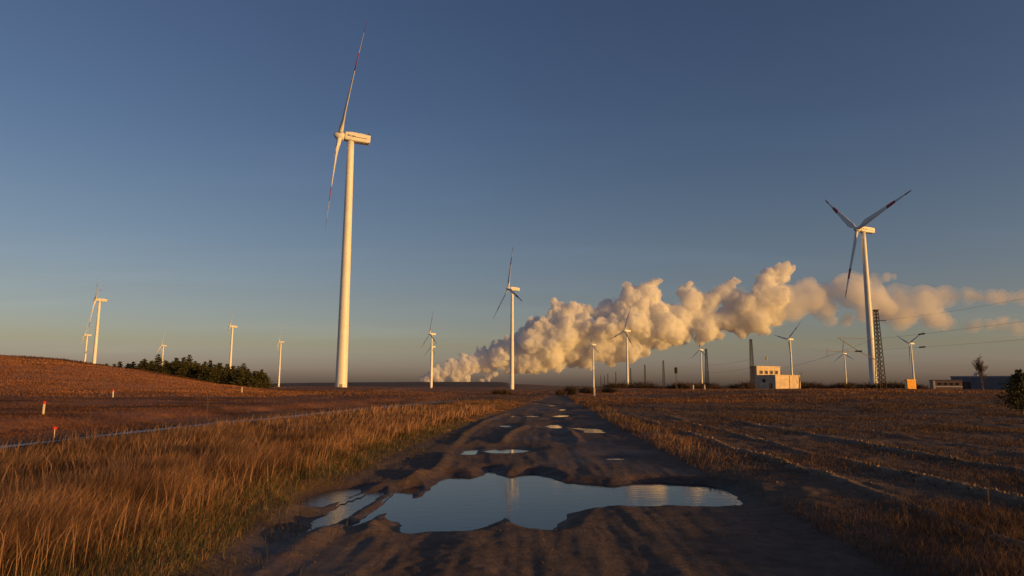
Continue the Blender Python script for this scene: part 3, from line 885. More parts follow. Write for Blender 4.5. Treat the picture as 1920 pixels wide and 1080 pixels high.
m0, m1, m2 = MP[0], MP[1], MP[2]
nxt = Vector((52.5, 38.0, 1.0))                       # next mast of the line, out of the picture on the right
def wire(name, a, b, s, r, lab, ins=None):
    pts = sag(a, b, s)
    me = wire_mesh(name, [p - pts[0] for p in pts], r)
    o = link(name, me); o.location = pts[0]
    tag(o, lab, 'overhead wire', 'overhead wires of the railway')
    return o, pts
def insulator(par, pts, Y, L=1.5):
    """Ribbed insulator on the wire at distance Y."""
    k = min(range(len(pts) - 1), key=lambda i: abs(pts[i].y - Y))
    d = (pts[k + 1] - pts[k]).normalized(); c = pts[k] - pts[0]
    mb = MB()
    n = 9
    mb.tube([c + d * (L * (i / (2 * n) - 0.5)) for i in range(2 * n + 1)], [0.045 if i % 2 == 0 else 0.10 for i in range(2 * n + 1)], 10)
    mb.obj('insulator', M_INS, par)

def mz(m, py): return at_y(1650, py, m[1].y).z
hx = m0[1].x
z1, z2, z3 = mz(m0, 601), mz(m0, 636), mz(m0, 656)
w1, p1 = wire('overhead_wire', (hx + 0.5, 103, z1), (nxt.x + .5, 38, z1 + 0.6), 0.9, 0.011, 'topmost overhead wire leaving the nearest mast to the right')
MB().tube([(-0.1, 0, 0), (0.9, 0.0, 0)], 0.06, 6).obj('bracket', M_STEEL, w1)
q = at_y(1920, 598, 72.0)
w2, p2 = wire('overhead_wire', (hx - 0.5, 103, z2), (q.x + (q.x - hx + .5) * .9, 72 - 31 * .9, q.z + (q.z - z2) * .9), 0.25, 0.012, 'middle overhead wire right of the nearest mast, carrying a thick insulator')
q = at_y(1920, 632, 72.0)
w3, p3 = wire('overhead_wire', (hx - 0.5, 103, z3), (q.x + (q.x - hx + .5) * .9, 72 - 31 * .9, q.z + (q.z - z3) * .9), 0.25, 0.010, 'lowest overhead wire right of the nearest mast, with a slim insulator')
insulator(w2, p2, 91.5, 1.5); insulator(w3, p3, 91, 1.4)
e1, _ = wire('overhead_wire', (hx - 1.0, 103, z2 - .1), tuple(at_y(1412, 690, 172)), 1.4, 0.011, 'upper wire sagging from the nearest mast left to the switch house mast')
e2, pe = wire('overhead_wire', (hx - 4.6, 103, z3 + .2), tuple(at_y(1395, 700, 172)), 1.0, 0.011, 'lower wire running from the cantilever arm left past the switch house')
e3, pf = wire('overhead_wire', tuple(at_y(1412, 672, 172)), tuple(at_y(1322, 684, 214)), 0.5, 0.018, 'faint wire between the switch house mast and the next mast left')
e4, pg = wire('overhead_wire', tuple(at_y(1412, 688, 172)), tuple(at_y(1322, 698, 214)), 0.5, 0.018, 'faint lower wire between the switch house mast and the next mast left')
o = MB().tube([(0, 0, -.35), (0, 0, .35)], 0.2, 8).obj('insulator', M_INS, e1); o.location = at_y(1437, 672, 166) - e1.location

# cantilever arms on the nearest mast (arm points away from the mast towards the track, left)
def cantilever():
    Y = m0[1].y
    P = lambda px, py: at_y(px, py, Y) - m0[1]
    mb = MB()
    a, b = P(1645, 677), P(1571, 633)
    mb.tube([a, P(1612, 659), P(1583, 641), b], 0.055, 6)
    arm = mb.mesh('cantilever_arm', M_GALV)
    o = link('cantilever_arm', arm); 
    h = MB().tube([P(1612, 659), P(1580, 660), P(1552, 657)], 0.045, 6).tube([P(1551, 652), P(1551, 669)], 0.035, 5).tube([P(1583, 641), P(1580, 660)], 0.02, 4).mesh('steady_arm', M_GALV)
    h = link('steady_arm', h, o)
    i = MB(); c = P(1610, 658.5); d = Vector((1, 0, 0))
    i.tube([c + d * (0.09 * k - .45) for k in range(11)], [0.06 if k % 2 else 0.15 for k in range(11)], 8)
    i.obj('insulator', M_INS, o)
    u = MB().tube([P(1649, 636), P(1586, 634), P(1571, 633)], 0.035, 5).obj('stay_rod', M_GALV, o)
    return o
ca = cantilever()
ca.parent = m0[0]
ca.matrix_parent_inverse = (Matrix.Translation(m0[1]) @ Matrix.Rotation(0.12, 4, 'Z') @ Matrix.Diagonal((1, 1, m0[0].scale.z, 1))).inverted() @ Matrix.Translation(m0[1])

# ------------------------------------------------------------------ railway signal
def signal():
    Y = 150.0
    b = at_y(1268.5, 733, Y); t = at_y(1268.5, 699, Y)
    H = t.z - b.z
    r = empty('railway_signal', b, 0, 'dark railway signal head on a thin post, standing between the masts', 'railway signal')
    MB().tube([(0, 0, -0.3), (0, 0, H)], 0.06, 8).obj('post', M_STEEL, r)
    hd = MB(); hd.box((-.33, -.08, H - .15), (.33, .08, H + 1.2))
    o = hd.obj('signal_board', M_INS, r, bevel=0.06)
    for z in (H + .2, H + .55, H + .9):
        MB().tube([(0, -.081, z), (0, -.22, z)], [.13, .14], 10).obj('lamp_hood', M_INS, o)
    MB().box((-.05, -.1, .2), (.25, .1, .9)).obj('relay_box', M_STEEL, r)
signal()

# ------------------------------------------------------------------ switch house
def switch_house():
    Y = 195.0
    base = at_y(1455, 733, Y)
    r = empty('switch_house', base, math.radians(30), 'flat roofed concrete switch house with four small windows, beside a lattice mast', 'building')
    z1, z2, W, D1, D2 = 4.4, 7.0, 10.8, 6.4, 8.7          # local x runs along the sunlit front, y into the depth
    MB().box((0, 0, -.6), (W, D1, z1)).obj('front_wall', M_CONC2, r, bevel=0.04)
    for x in (5.9, 10.1):
        MB().box((x, -.05, -.3), (x + .16, -.002, z1 + .02)).obj('wall_joint', M_ROOF, r)
    MB().box((-.10, -.10, z1 + .003), (W + .10, D1 - .003, z1 + .14)).obj('roof_slab', M_CONC, r)
    MB().box((0, D1, -.6), (W - .6, D2, z2)).obj('upper_storey', M_CONC, r)
    MB().box((-.12, D1 - .12, z2 + .003), (W - .5, D2 + .12, z2 + .2)).obj('roof_slab', M_CONC, r)
    for k in range(4):
        x0 = 1.25 + k * 2.2
        w = MB().box((x0, D1 - .03, 4.85), (x0 + 1.15, D1 - .002, 5.85)).obj('window', M_GLASS, r)
        fr = MB()
        for a, b, c, d in ((-.1, 0, 4.75, 5.95), (1.15, 1.25, 4.75, 5.95), (0, 1.15, 5.852, 5.95), (0, 1.15, 4.75, 4.848)):
            fr.box((x0 + a, D1 - .10, c), (x0 + b, D1 - .003, d))
        fr.obj('frame', M_CONC, w)
        MB().box((x0 + .55, D1 - .06, 4.86), (x0 + .6, D1 - .032, 5.84)).obj('glazing_bar', M_STEEL, w)
    st = MB()
    st.loft([[(W - .598, D1 + .3, z1 - 3), (W + .5, D1 + .3, z1 - 3), (W + .5, D1 + .3, z1 + .3), (W - .598, D1 + .3, z2 - .1)], [(W - .598, D2, z1 - 3), (W + .5, D2, z1 - 3), (W + .5, D2, z1 + .3), (W - .598, D2, z2 - .1)]])
    st.obj('sloping_side_wall', M_ROOF, r)
    MB().box((-.06, 1.2, -.2), (-.002, 2.2, 2.1)).obj('door', M_STEEL, r)
    MB().box((-.05, 3.4, 2.4), (-.002, 4.6, 3.3)).obj('louvre_panel', M_ROOF, r)
switch_house()

# yellow container
def container():
    Y = 215.0
    b = at_y(1702, 732, Y)
    r = empty('yellow_container', b, math.radians(7), 'bright yellow box container in the field, right of the nearest lattice mast', 'container')
    L, D, H = 3.0, 1.2, 3.25
    MB().box((0, 0, .12), (L, D, H)).obj('body', M_YELLOW, r, bevel=.05)
    for k in range(8):
        x = .2 + k * .34
        MB().box((x, -.05, .3), (x + .16, -.002, H - .2)).obj('corrugation', M_YELLOW, r)
    MB().box((-.03, .15, .2), (-.002, D - .15, H - .25)).obj('end_door', M_YELLOW2, r)
    MB().box((-.08, -.08, H + .003), (L + .08, D + .08, H + .12)).obj('roof', M_YELLOW, r)
    MB().box((.1, .1, -.3), (L - .1, D - .1, .115)).obj('skid', M_STEEL, r)
container()

# far sheds on the right
def sheds():
    Y = 430.0
    s = Y / F_PX
    b = at_y(1855, 730, Y)
    r = empty('warehouse', b, math.radians(-38), 'long low blue grey warehouse behind the bare birch at the right edge', 'building')
    W = 118 * s; H = 22.5 * s * .98
    MB().box((-W / 2, 0, -1), (W / 2 + 8, 24, H)).obj('wall', M_GREYSHED, r)
    MB().box((-W / 2 - .3, -.3, H + .003), (W / 2 + 8.3, 24.3, H + .9)).obj('roof', M_SHEDROOF, r)
    for k in range(9):
        x = -W / 2 + 3 + k * 4.6
        MB().box((x, -.12, 0), (x + .25, -.002, H)).obj('cladding_rib', M_GREYSHED, r)
    for x in (-W / 2 + 12, W / 2 - 6):
        MB().box((x, 4, H + .91), (x + 2.2, 6, H + 2.6)).obj('roof_vent', M_PALE, r)
    MB().box((-W / 2 + 6, -.1, 0), (-W / 2 + 10.5, -.003, 4.6)).obj('gate', M_STEEL, r)
    Y = 400.0; s = Y / F_PX
    b = at_y(1778, 729.5, Y)
    r = empty('brown_shed', b, math.radians(-22), 'low brown shed with a pale stripe, left of the blue grey warehouse', 'building')
    W = 46 * s; H = 15.5 * s
    MB().box((-W / 2, 0, -1), (W / 2, 12, H)).obj('wall', M_BROWNSHED, r)
    MB().box((-W / 2 - .3, -.3, H + .003), (W / 2 + .3, 12.3, H + .5)).obj('roof', M_GREYSHED, r)
    MB().box((-W / 2, -.15, 1.1), (W / 2, -.002, 1.75)).obj('pale_stripe', M_PALE, r)
    MB().box((-W / 2 - .12, -.2, 0), (-W / 2 + .8, -.004, H)).obj('corner_post', M_PALE, r)
    for k in range(4):
        MB().box((-W / 2 + 2.5 + k * 2.9, -.1, 2.3), (-W / 2 + 4 + k * 2.9, -.002, 3.6)).obj('window', M_GLASS, r)
sheds()

# ------------------------------------------------------------------ posts
def marker_post(px, by, Y, hgt, label, group, cap=True, r=0.045, rs=None):
    p = at_y(px, by, Y)
    root = empty('marker_post', (p.x, p.y, max(p.z, hz(p.x, p.y) - .03)), random.random(), label, 'marker post', group)
    root.rotation_euler = (math.radians(random.uniform(-2, 2)), math.radians(random.uniform(-2, 2)), random.random())
    MB().tube([(0, 0, -.6), (0, 0, hgt * (.78 if cap else 1))], rs or r, 8).obj('post', M_POST, root)
    if cap:
        MB().tube([(0, 0, hgt * .78), (0, 0, hgt * .97), (0, 0, hgt)], [r * 1.25, r * 1.25, r * .7], 8).obj('red_cap', M_CAP, root)
marker_post(80, 782, 27, .54, 'white marker post with red cap on the bank, nearer the left edge', 'red capped marker posts')
marker_post(211, 752, 57, .74, 'smaller white marker post with red cap at the foot of the left mound', 'red capped marker posts', r=.065)
marker_post(101, 826, 20.5, .36, 'short marker post whose red top just shows above the grass', 'red capped marker posts', r=.05, rs=.014)
marker_post(453, 744, 78, .62, 'pale marker post without a cap in front of the pine grove', 'pale marker posts', False, .07)
for px, Y, lab in ((1114, 105, 'short white post at the foot of the small turbine right of the road'), (1300, 150, 'left one of two short white posts under the lattice mast'), (1321.5, 150, 'right one of two short white posts under the lattice mast')):
    marker_post(px, 739 if px < 1200 else 736, Y, .95 if px < 1200 else 1.1, lab, 'short white posts along the line', False, .16)

# ------------------------------------------------------------------ trees
def pine_meshes(seed, H, spread, n_whorl=12, clump=0.42, per=17):
    rg = random.Random(seed)
    tr = MB().tube([(0, 0, -.6), (rg.uniform(-.1, .1), rg.uniform(-.1, .1), H * .5), (0, 0, H * .96)], [H * .021, H * .014, H * .003], 7)
    V, Fc, Cc = [], [], []
    for w in range(n_whorl):
        t = (w + .5) / n_whorl
        z0 = H * (.10 + .88 * t)
        L = spread * (1 - t) ** .95 * rg.uniform(.75, 1.15) + .18
        nb = 7 if t < .8 else 4
        a0 = rg.random() * 7
        for b in range(nb):
            a = a0 + 2 * math.pi * b / nb + rg.uniform(-.35, .35)
            Lb = L * rg.uniform(.6, 1.15)
            rise = rg.uniform(-.05, .45) + .35 * t
            tip = Vector((math.cos(a) * Lb, math.sin(a) * Lb, z0 + rise * Lb))
            tr.tube([(0, 0, z0), tip], [H * .004, H * .001], 3, cap=False)
            for c in range(max(4, int(per * (.4 + .6 * Lb / spread)))):
                s = rg.uniform(.18, 1.05)
                c0 = Vector((0, 0, z0)).lerp(tip, s) + Vector((rg.gauss(0, .16 * Lb), rg.gauss(0, .16 * Lb), rg.gauss(0, .12 * Lb)))
                up = Vector((rg.gauss(0, .6), rg.gauss(0, .6), rg.uniform(.2, 1))).normalized()
                side = up.cross(Vector((rg.gauss(0, 1), rg.gauss(0, 1), rg.gauss(0, 1)))).normalized()
                k = clump * rg.uniform(.6, 1.3); wd = k * rg.uniform(.28, .5)
                i = len(V)
                V.extend([c0 - side * wd, c0 + side * wd, c0 + up * k + side * wd * .2])
                Fc.append((i, i + 1, i + 2))
                sh = rg.uniform(.65, 1.15); gn = rg.uniform(0, 1)
                Cc.extend([(.058 * sh + .02 * gn, .066 * sh, .023 * sh, 1)] * 3)
    return tr.mesh('trunk', M_PINEBARK), mesh_np('crown', np.array([tuple(v) for v in V]), np.array(Fc), M_NEEDLE, False, np.array(Cc))

PINES = [pine_meshes(20 + i, h, sp) for i, (h, sp) in enumerate(((7.4, 1.9), (6.6, 1.7), (5.6, 1.6), (7.0, 2.2), (6.0, 1.5), (5.0, 1.7)))]
def pine(px, top_py, Y, label, group, variant, base=None):
    top_py -= 3.5
    x = at_y(px, 700, Y).x
    tz = at_y(px, top_py, Y).z
    gz = hz(x, Y) if base is None else base
    h0 = (7.4, 6.6, 5.6, 7.0, 6.0, 5.0)[variant]
    s = (tz - gz) / h0
    r = empty('pine_tree', (x, Y, gz), random.random() * 6.28, label, 'pine tree', group)
    r.scale = (max(s, .85) * random.uniform(.92, 1.2),) * 2 + (s,)
    link('trunk', PINES[variant][0], r); link('crown', PINES[variant][1], r)
sky_px = [(190, 688), (200, 685), (213, 684), (225, 681), (238, 684), (250, 682), (262, 679), (272, 676), (283, 680), (295, 668), (308, 680), (320, 681), (332, 675), (343, 673), (353, 669), (363, 679), (372, 682), (381, 679), (392, 680), (402, 686), (413, 686), (423, 686), (434, 690), (445, 691), (456, 685), (466, 694), (476, 696), (485, 698), (492, 697), (497, 704)]
ORD = 'first second third fourth fifth sixth seventh eighth ninth tenth eleventh twelfth thirteenth fourteenth fifteenth sixteenth seventeenth eighteenth nineteenth twentieth twenty-first twenty-second twenty-third twenty-fourth twenty-fifth twenty-sixth twenty-seventh twenty-eighth twenty-ninth thirtieth'.split()
SPECIAL = {9: 'pointed taller pine on the left half of the grove skyline', 14: 'tallest pine in the middle of the grove, with an uneven round top', 24: 'pointed pine standing out on the right half of the grove', 29: 'rightmost pine at the end of the grove', 0: 'leftmost small pine just above the mound'}
rp = random.Random(3)
for i, (px, py) in enumerate(sky_px):
    if i in SPECIAL: pine(px, py, 138 if i > 8 else 150, SPECIAL[i], 'pines of the grove', 0 if i in (9, 14, 24) else 4)
    else: pine(px + rp.uniform(-3, 3), py + rp.uniform(-1, 3), rp.uniform(132, 160) if px < 420 else rp.uniform(126, 142), ORD[i] + ' pine from the left along the skyline of the grove', 'pines on the skyline of the grove', rp.randrange(6))
for i in range(64):
    px = rp.uniform(262, 496); Yd = rp.uniform(112, 126)
    top = np.interp(px, [260, 340, 420, 500], [684, 682, 695, 704]) + rp.uniform(-2, 9)
    pine(px, top, Yd + 8, 'dark pine inside the dense grove beside the mound', 'pines inside the grove', rp.randrange(6))

# the young pine at the right edge
tm, cm = pine_meshes(77, 3.0, 1.35, 12, 0.16, 42)
p = on_z(1917, 778, 0.1)
r = empty('young_pine', (p.x, p.y, hz(p.x, p.y)), .4, 'young dark green pine cut by the right edge, in the brown field', 'pine tree')
link('trunk', tm, r); link('crown', cm, r)
sc = (at_y(1917, 694, p.y).z - r.location.z) / 3.0
r.scale = (sc, sc, sc)

def bare_tree_mesh(seed, H, levels=4, r0=0.06, spread=0.5, rmin=0.0, name='branches', m=None):
    rg = random.Random(seed); mb = MB()
    def grow(p, d, L, r, lv):
        q = p + d * L * .5 + Vector((rg.gauss(0, .05), rg.gauss(0, .05), 0)) * L
        e = q + (d + Vector((0, 0, .15))).normalized() * L * .5
        r = max(r, rmin)
        mb.tube([p, q, e], [r, r * .8, r * .5], 4 if lv > 1 else 3, cap=False)
        if lv == 0: return
        for k in range(rg.randint(3, 5) + (3 if lv >= 4 else 0)):
            t = rg.uniform(.1, 1.0)
            b = p.lerp(e, t)
            nd = (d + Vector((rg.gauss(0, spread), rg.gauss(0, spread), rg.gauss(.2, .15)))).normalized()
            grow(b, nd, L * rg.uniform(.45, .68), r * .5 * (1.2 - .5 * t), lv - 1)
    grow(Vector((0, 0, H * .22)), Vector((0, 0, 1)), H * .42, r0 * .8, levels)
    zmax = max(v[2] for v in mb.v)
    k = H / zmax
    mb.v = [(v[0] * k, v[1] * k, v[2] * k) for v in mb.v]
    t = MB().tube([(0, 0, -.4), (0, 0, H * .22 * k)], [r0, r0 * .8], 6)
    return t.mesh('trunk', m or M_BARK), mb.mesh(name, m or M_TWIG)

def bare_tree(name, px, top, bot, Y, seed, label, cat, group=None, r0=.05, spread=.45, levels=4, rmin=0.0):
    b = at_y(px, bot, Y); H = at_y(px, top, Y).z - b.z
    t, c = bare_tree_mesh(seed, H, levels, r0, spread, rmin)
    gz = hz(b.x, b.y)
    r = empty(name, (b.x, b.y, b.z), random.random() * 6, label, cat, group)
    link('trunk', t, r); link('branches', c, r)
bare_tree('birch_tree', 1846, 664, 751, 88, 3, 'bare reddish birch standing in front of the blue grey warehouse', 'tree', None, .08, .34, 5, .008)
bare_tree('sapling', 1500, 690, 752, 90, 5, 'thin bare sapling in front of the right end of the switch house', 'sapling', 'bare saplings', .05, .22, 3)
bare_tree('sapling', 1446, 708, 746, 100, 6, 'thin bare sapling in front of the shaded flank of the switch house', 'sapling', 'bare saplings', .05, .3, 3)
bare_tree('sapling', 186, 698, 756, 60, 8, 'leafless sapling on the left mound above the red capped posts', 'sapling', 'bare saplings', .035, .5, 4)
bare_tree('sapling', 388, 728, 798, 30, 9, 'tall thin dead weed on the bank below the pine grove', 'sapling', 'bare saplings', .012, .28, 3)
bare_tree('sapling', 163, 768, 818, 24, 10, 'thin leaning dead weed on the bank right of the nearest red capped post', 'sapling', 'bare saplings', .01, .35, 3)
bare_tree('sapling', 30, 765, 800, 28, 12, 'low dead weed on the bank left of the nearest red capped post', 'sapling', 'bare saplings', .012, .6, 3)
bare_tree('sapling', 1702, 935, 1040, 7.6, 13, 'thin upright dead weed in the dark field, lower right corner area', 'sapling', 'bare saplings', .004, .14, 2)
bare_tree('sapling', 1861, 905, 992, 9.0, 14, 'thin dark stalk near the right edge among the furrows', 'sapling', 'bare saplings', .006, .12, 2)
bare_tree('sapling', 1843, 772, 800, 32, 15, 'faint weed stalk in the field below the birch', 'sapling', 'bare saplings', .01, .2, 2)

# scrub
def bush_mesh(seed, W, H, n, m_t):
    rg = random.Random(seed); V, Fc = [], []
    for i in range(n):
        a = rg.random() * 6.283; rr = math.sqrt(rg.random())
        b = Vector((math.cos(a) * rr * W * .35, math.sin(a) * rr * W * .35, -.1))
        e = b + Vector((rg.gauss(0, .28) * W, rg.gauss(0, .28) * W, H * rg.uniform(.45, 1.0) * (1 - .35 * rr)))
        for k in range(3):
            s0 = b.lerp(e, .35 * k / 2 + rg.uniform(0, .3)); e1 = e + Vector((rg.gauss(0, .14 * W), rg.gauss(0, .14 * W), rg.gauss(0, .12 * H))) if k else e
            sd = Vector((rg.gauss(0, 1), rg.gauss(0, 1), .1)).normalized() * (.022 * W * (1.2 if k == 0 else .8))
            j = len(V); V += [s0 - sd, s0 + sd, e1]; Fc.append((j, j + 1, j + 2))
    return mesh_np('bush', np.array([tuple(v) for v in V]), np.array(Fc), m_t)
M_SCRUB = mat('dark_scrub', (0.048, 0.034, 0.025), 0.9, 0.3, 0.6)
M_SCRUB2 = mat('brown_scrub', (0.095, 0.060, 0.040), 0.9, 0.3, 0.6)
BUSH = [bush_mesh(50 + i, 1.0, 1.0, 420, (M_SCRUB, M_SCRUB2)[i % 2]) for i in range(6)]
def bush(px, top, bot, Y, wpx, label, group, v=None):
    b = at_y(px, bot, Y); h = at_y(px, top, Y).z - b.z; w = wpx * Y / F_PX
    o = link('bush', BUSH[random.randrange(6) if v is None else v])
    o.location = b; o.scale = (w * .8, w * .8, max(h, .3)); o.rotation_euler = (0, 0, random.random() * 6)
    tag(o, label, 'bush', group)
bush(1070, 716, 741, 120, 26, 'dark round bush beside the far end of the road', 'bushes at the far end of the road', 0)
bush(1100, 718, 740, 130, 30, 'wide dark bush left of the short white post', 'bushes at the far end of the road', 2)
bush(1052, 724, 742, 115, 20, 'brown twiggy bush at the left side of the far road end', 'bushes at the far end of the road', 1)
bush(1142, 721, 738, 140, 30, 'low dark bush right of the short white post', 'bushes at the far end of the road', 4)
bush(940, 723, 742, 120, 40, 'low brown bush at the foot of the slender turbine', 'bushes at the far end of the road', 3)
bush(1388, 718, 735, 185, 22, 'small near black bush left of the switch house', 'bushes round the switch house', 0)
bush(1402, 706, 736, 190, 30, 'taller brown bare bush touching the left end of the switch house', 'bushes round the switch house', 1)
bush(1358, 722, 735, 200, 24, 'low brown bush between the signal and the switch house', 'bushes round the switch house', 3)
bush(1800, 752, 765, 62, 16, 'small dark green shrub in the field below the birch', 'shrubs in the field', 2)
bush(1750, 761, 772, 50, 14, 'small dark shrub in the field left of the birch', 'shrubs in the field', 4)
rb = random.Random(9)
for i in range(46):
    px = rb.uniform(1150, 1770); Y = rb.uniform(330, 420)
    bush(px, rb.uniform(708, 719), 733, Y, rb.uniform(30, 60), 'bare bush in the dark hedge along the horizon on the right', 'bushes of the far hedge')

# ------------------------------------------------------------------ grasses
def blades(name, X, Y, Hh, Wd, colors, lean=0.25, wind=(0.35, 0.1), seed=0, mat_=None, face=None):
    rg = np.random.default_rng(seed)
    n = len(X)
    Z = height(X, Y)
    a = rg.uniform(0, 2 * np.pi, n)
    sx, sy = np.cos(a), np.sin(a)
    wx = wind[0] + 0.30 * perlin(X * 0.55 + 3, Y * 0.55); wy = wind[1] + 0.30 * perlin(X * 0.55 + 60, Y * 0.55)
    lx = rg.normal(wx, lean, n) * Hh; ly = rg.normal(wy, lean, n) * Hh
    base = np.stack([X, Y, Z - 0.03], 1)
    side = np.stack([sx, sy, 0 * sx], 1) * Wd[:, None]
    mid = base + np.stack([lx * .3, ly * .3, Hh * .55], 1)
    top = base + np.stack([lx, ly, Hh * (1 - .25 * (lx * lx + ly * ly) / Hh ** 2)], 1)
    V = np.stack([base - side * .5, base + side * .5, mid - side * .45, mid + side * .45, top], 1).reshape(-1, 3)
    i0 = np.arange(n)[:, None] * 5
    Fc = np.concatenate([i0 + np.array([[0, 1, 3]]), i0 + np.array([[0, 3, 2]]), i0 + np.array([[2, 3, 4]])], 0)
    Cv = np.repeat(colors, 5, 0)
    Cv = np.concatenate([Cv, np.ones((len(Cv), 1))], 1)
    return link(name, mesh_np(name, V, Fc, mat_ or M_GRASS, False, Cv))

def straw(n, rg, dark=0.0, green=0.0):
    t = rg.uniform(0, 1, n)[:, None]
    c = np.array([0.21, 0.108, 0.054]) * (1 - t) + np.array([0.44, 0.245, 0.135]) * t
    gmask = (rg.uniform(0, 1, n) < green)[:, None]
    c = np.where(gmask, np.array([0.10, 0.10, 0.03]) * (0.7 + 0.6 * t), c)
    dm = (rg.uniform(0, 1, n) < dark)[:, None]
    return np.where(dm, c * 0.55, c)

def inside_puddle(X, Y, margin=0.12):
    P = np.stack([X, Y], 1); bad = np.zeros(len(X), bool)
    for k, (z, poly) in POLY.items():
        lo, hi = poly.min(0) - .5, poly.max(0) + .5
        m = (P[:, 0] > lo[0]) & (P[:, 0] < hi[0]) & (P[:, 1] > lo[1]) & (P[:, 1] < hi[1])
        if m.any(): bad[np.where(m)[0]] |= sdf_poly(P[m], poly) < margin
    return bad

def scatter(n, y0, y1, xfun, seed, power=1.0):
    """Points between y0 and y1, thinner with distance; xfun(y) -> (x0, x1)."""
    rg = np.random.default_rng(seed)
    u = rg.uniform(0, 1, n)
    Y = (y0 ** (1 - power) + u * (y1 ** (1 - power) - y0 ** (1 - power))) ** (1 / (1 - power)) if power != 1 else y0 * (y1 / y0) ** u
    a, b = xfun(Y)
    X = a + rg.uniform(0, 1, n) * (b - a)
    return X, Y, rg

# tall dry grass between the wet track and the road
def left_span(Y):
    le, re = road_edges(Y)
    x0 = np.maximum(track_x(Y) + 0.5, -0.80 * Y - 3.0)
    return x0, le - 0.15
X, Y, rg = scatter(400000, 3.2, 62, left_span, 1, 1.0)
le, re = road_edges(Y)
edge = le - X + 0.35 * perlin(X * 0.8, Y * 0.8)
patch = 0.5 + 0.6 * fbm(X * 0.35, Y * 0.35, octaves=3)
keep = (edge > 0.1) & ~inside_puddle(X, Y) & (rg.uniform(0, 1, len(X)) < np.clip(0.25 + 0.5 * edge, 0, 1) * np.clip(0.35 + patch, .25, 1))
X, Y, edge, patch = X[keep], Y[keep], edge[keep], patch[keep]
n = len(X)
Hh = (0.13 + 0.30 * ss(0.2, 2.2, edge)) * (0.22 + 0.78 * ss(0.2, 3.6, X - track_x(Y))) * (1 - 0.4 * ss(16, 36, Y)) * np.random.default_rng(2).uniform(.55, 1.25, n) * np.clip(0.6 + 0.6 * patch, .5, 1.25)
Wd = np.maximum(0.0038, 0.00065 * np.hypot(X, Y)) * np.random.default_rng(3).uniform(.6, 1.2, n)
rg2 = np.random.default_rng(4)
C = straw(n, rg2, 0.25, 0.08)
clump = np.clip(0.5 + 0.9 * fbm(X * 0.9 + 7, Y * 0.9, octaves=3), 0, 1)[:, None]
C = C * (0.44 + 0.92 * clump) * np.where(rg2.uniform(0, 1, (n, 1)) < .3 * (1 - clump), np.array([0.62, 0.5, 0.48]), 1.0)
gz = (1 - ss(0.3, 1.6, edge)) * (Y < 30)
green = rg2.uniform(0, 1, n) < 0.65 * gz
C[green] = np.array([0.085, 0.085, 0.028]) * rg2.uniform(.7, 1.4, (green.sum(), 1))
tag(blades('tall_dry_grass', X, Y, Hh, Wd, C, 0.30, (0.22, 0.05), 5), 'tall golden dry grass between the wet track and the dirt road', 'grass', kind='stuff')
print('grass', n)
# taller seed stalks among it
X, Y, rg = scatter(6000, 4.5, 45, left_span, 21, 1.0)
le, re = road_edges(Y); k = (le - X > .8); X, Y = X[k], Y[k]; n = len(X)
tag(blades('grass_stalks', X, Y, rg.uniform(.35, .62, n) * (0.45 + 0.55 * ss(0, 3, X - track_x(Y))), np.maximum(.004, .0008 * Y) * rg.uniform(.8, 1.3, n), straw(n, rg) * 1.05, .18, (.15, 0), 22), 'taller pale stalks rising out of the dry grass', 'grass', kind='stuff')

# short dead weeds and grass on the right
def right_span(Y):
    le, re = road_edges(Y)
    return re + 0.1, np.maximum(0.85 * Y + 3.0, re + 3)
X, Y, rg = scatter(230000, 3.5, 95, right_span, 31, 1.0)
le, re = road_edges(Y); off = X - re
patch = 0.5 + 0.7 * fbm(X * 0.22 + 50, Y * 0.22, octaves=3)
fur = furrow(X, Y)
keep = (rg.uniform(0, 1, len(X)) < np.clip(patch, .12, 1) * (1 - .8 * fur)) & ~inside_puddle(X, Y)
X, Y, off, patch = X[keep], Y[keep], off[keep], patch[keep]; n = len(X)
verge = np.exp(-((off - .7) / .8) ** 2) * ss(11, 17, Y)
Hh = (0.04 + 0.12 * np.clip(patch, 0, 1) + 0.13 * verge + 0.03 * ss(20, 50, Y)) * rg.uniform(.5, 1.3, n)
Wd = np.maximum(0.005, 0.0007 * np.hypot(X, Y)) * rg.uniform(.6, 1.2, n)
C = straw(n, rg, 0.3, 0.1)
t = np.clip(1 - verge - .25 * patch, 0, 1)[:, None]
C = C * (1 - .35 * ss(16, 30, Y))[:, None]
C = C * (1 - t) + (np.array([0.100, 0.056, 0.032]) * rg.uniform(.6, 1.6, (n, 1))) * t
tag(blades('field_weeds', X, Y, Hh, Wd, C, 0.4, (0.1, 0.0), 33), 'sparse dark dead weeds over the furrowed field', 'weeds', kind='stuff')

# far left: heather and dry grass on the bank, and the plain beyond
def bank_span(Y): return -0.86 * Y - 6, track_x(Y) - 0.5
X, Y, rg = scatter(150000, 15, 110, bank_span, 41, 1.0)
patch = 0.5 + 0.7 * fbm(X * 0.15 + 20, Y * 0.15, octaves=3)
keep = rg.uniform(0, 1, len(X)) < np.clip(patch, .08, 1) * (1 - .75 * ss(60, 75, Y)); X, Y, patch = X[keep], Y[keep], patch[keep]; n = len(X)
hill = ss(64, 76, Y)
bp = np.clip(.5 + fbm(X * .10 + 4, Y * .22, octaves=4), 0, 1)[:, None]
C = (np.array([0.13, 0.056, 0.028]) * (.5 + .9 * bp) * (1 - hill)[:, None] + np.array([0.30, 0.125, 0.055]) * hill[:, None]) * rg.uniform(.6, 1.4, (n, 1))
tag(blades('bank_heather', X, Y, (.04 + .08 * np.clip(patch, 0, 1)) * rg.uniform(.5, 1.4, n) * (1 + .3 * hill), np.maximum(.008, .0007 * np.hypot(X, Y)) * rg.uniform(.6, 1.3, n), C, .35, (.1, 0), 43), 'low reddish heather and grass on the bank and mound', 'heather', kind='stuff')

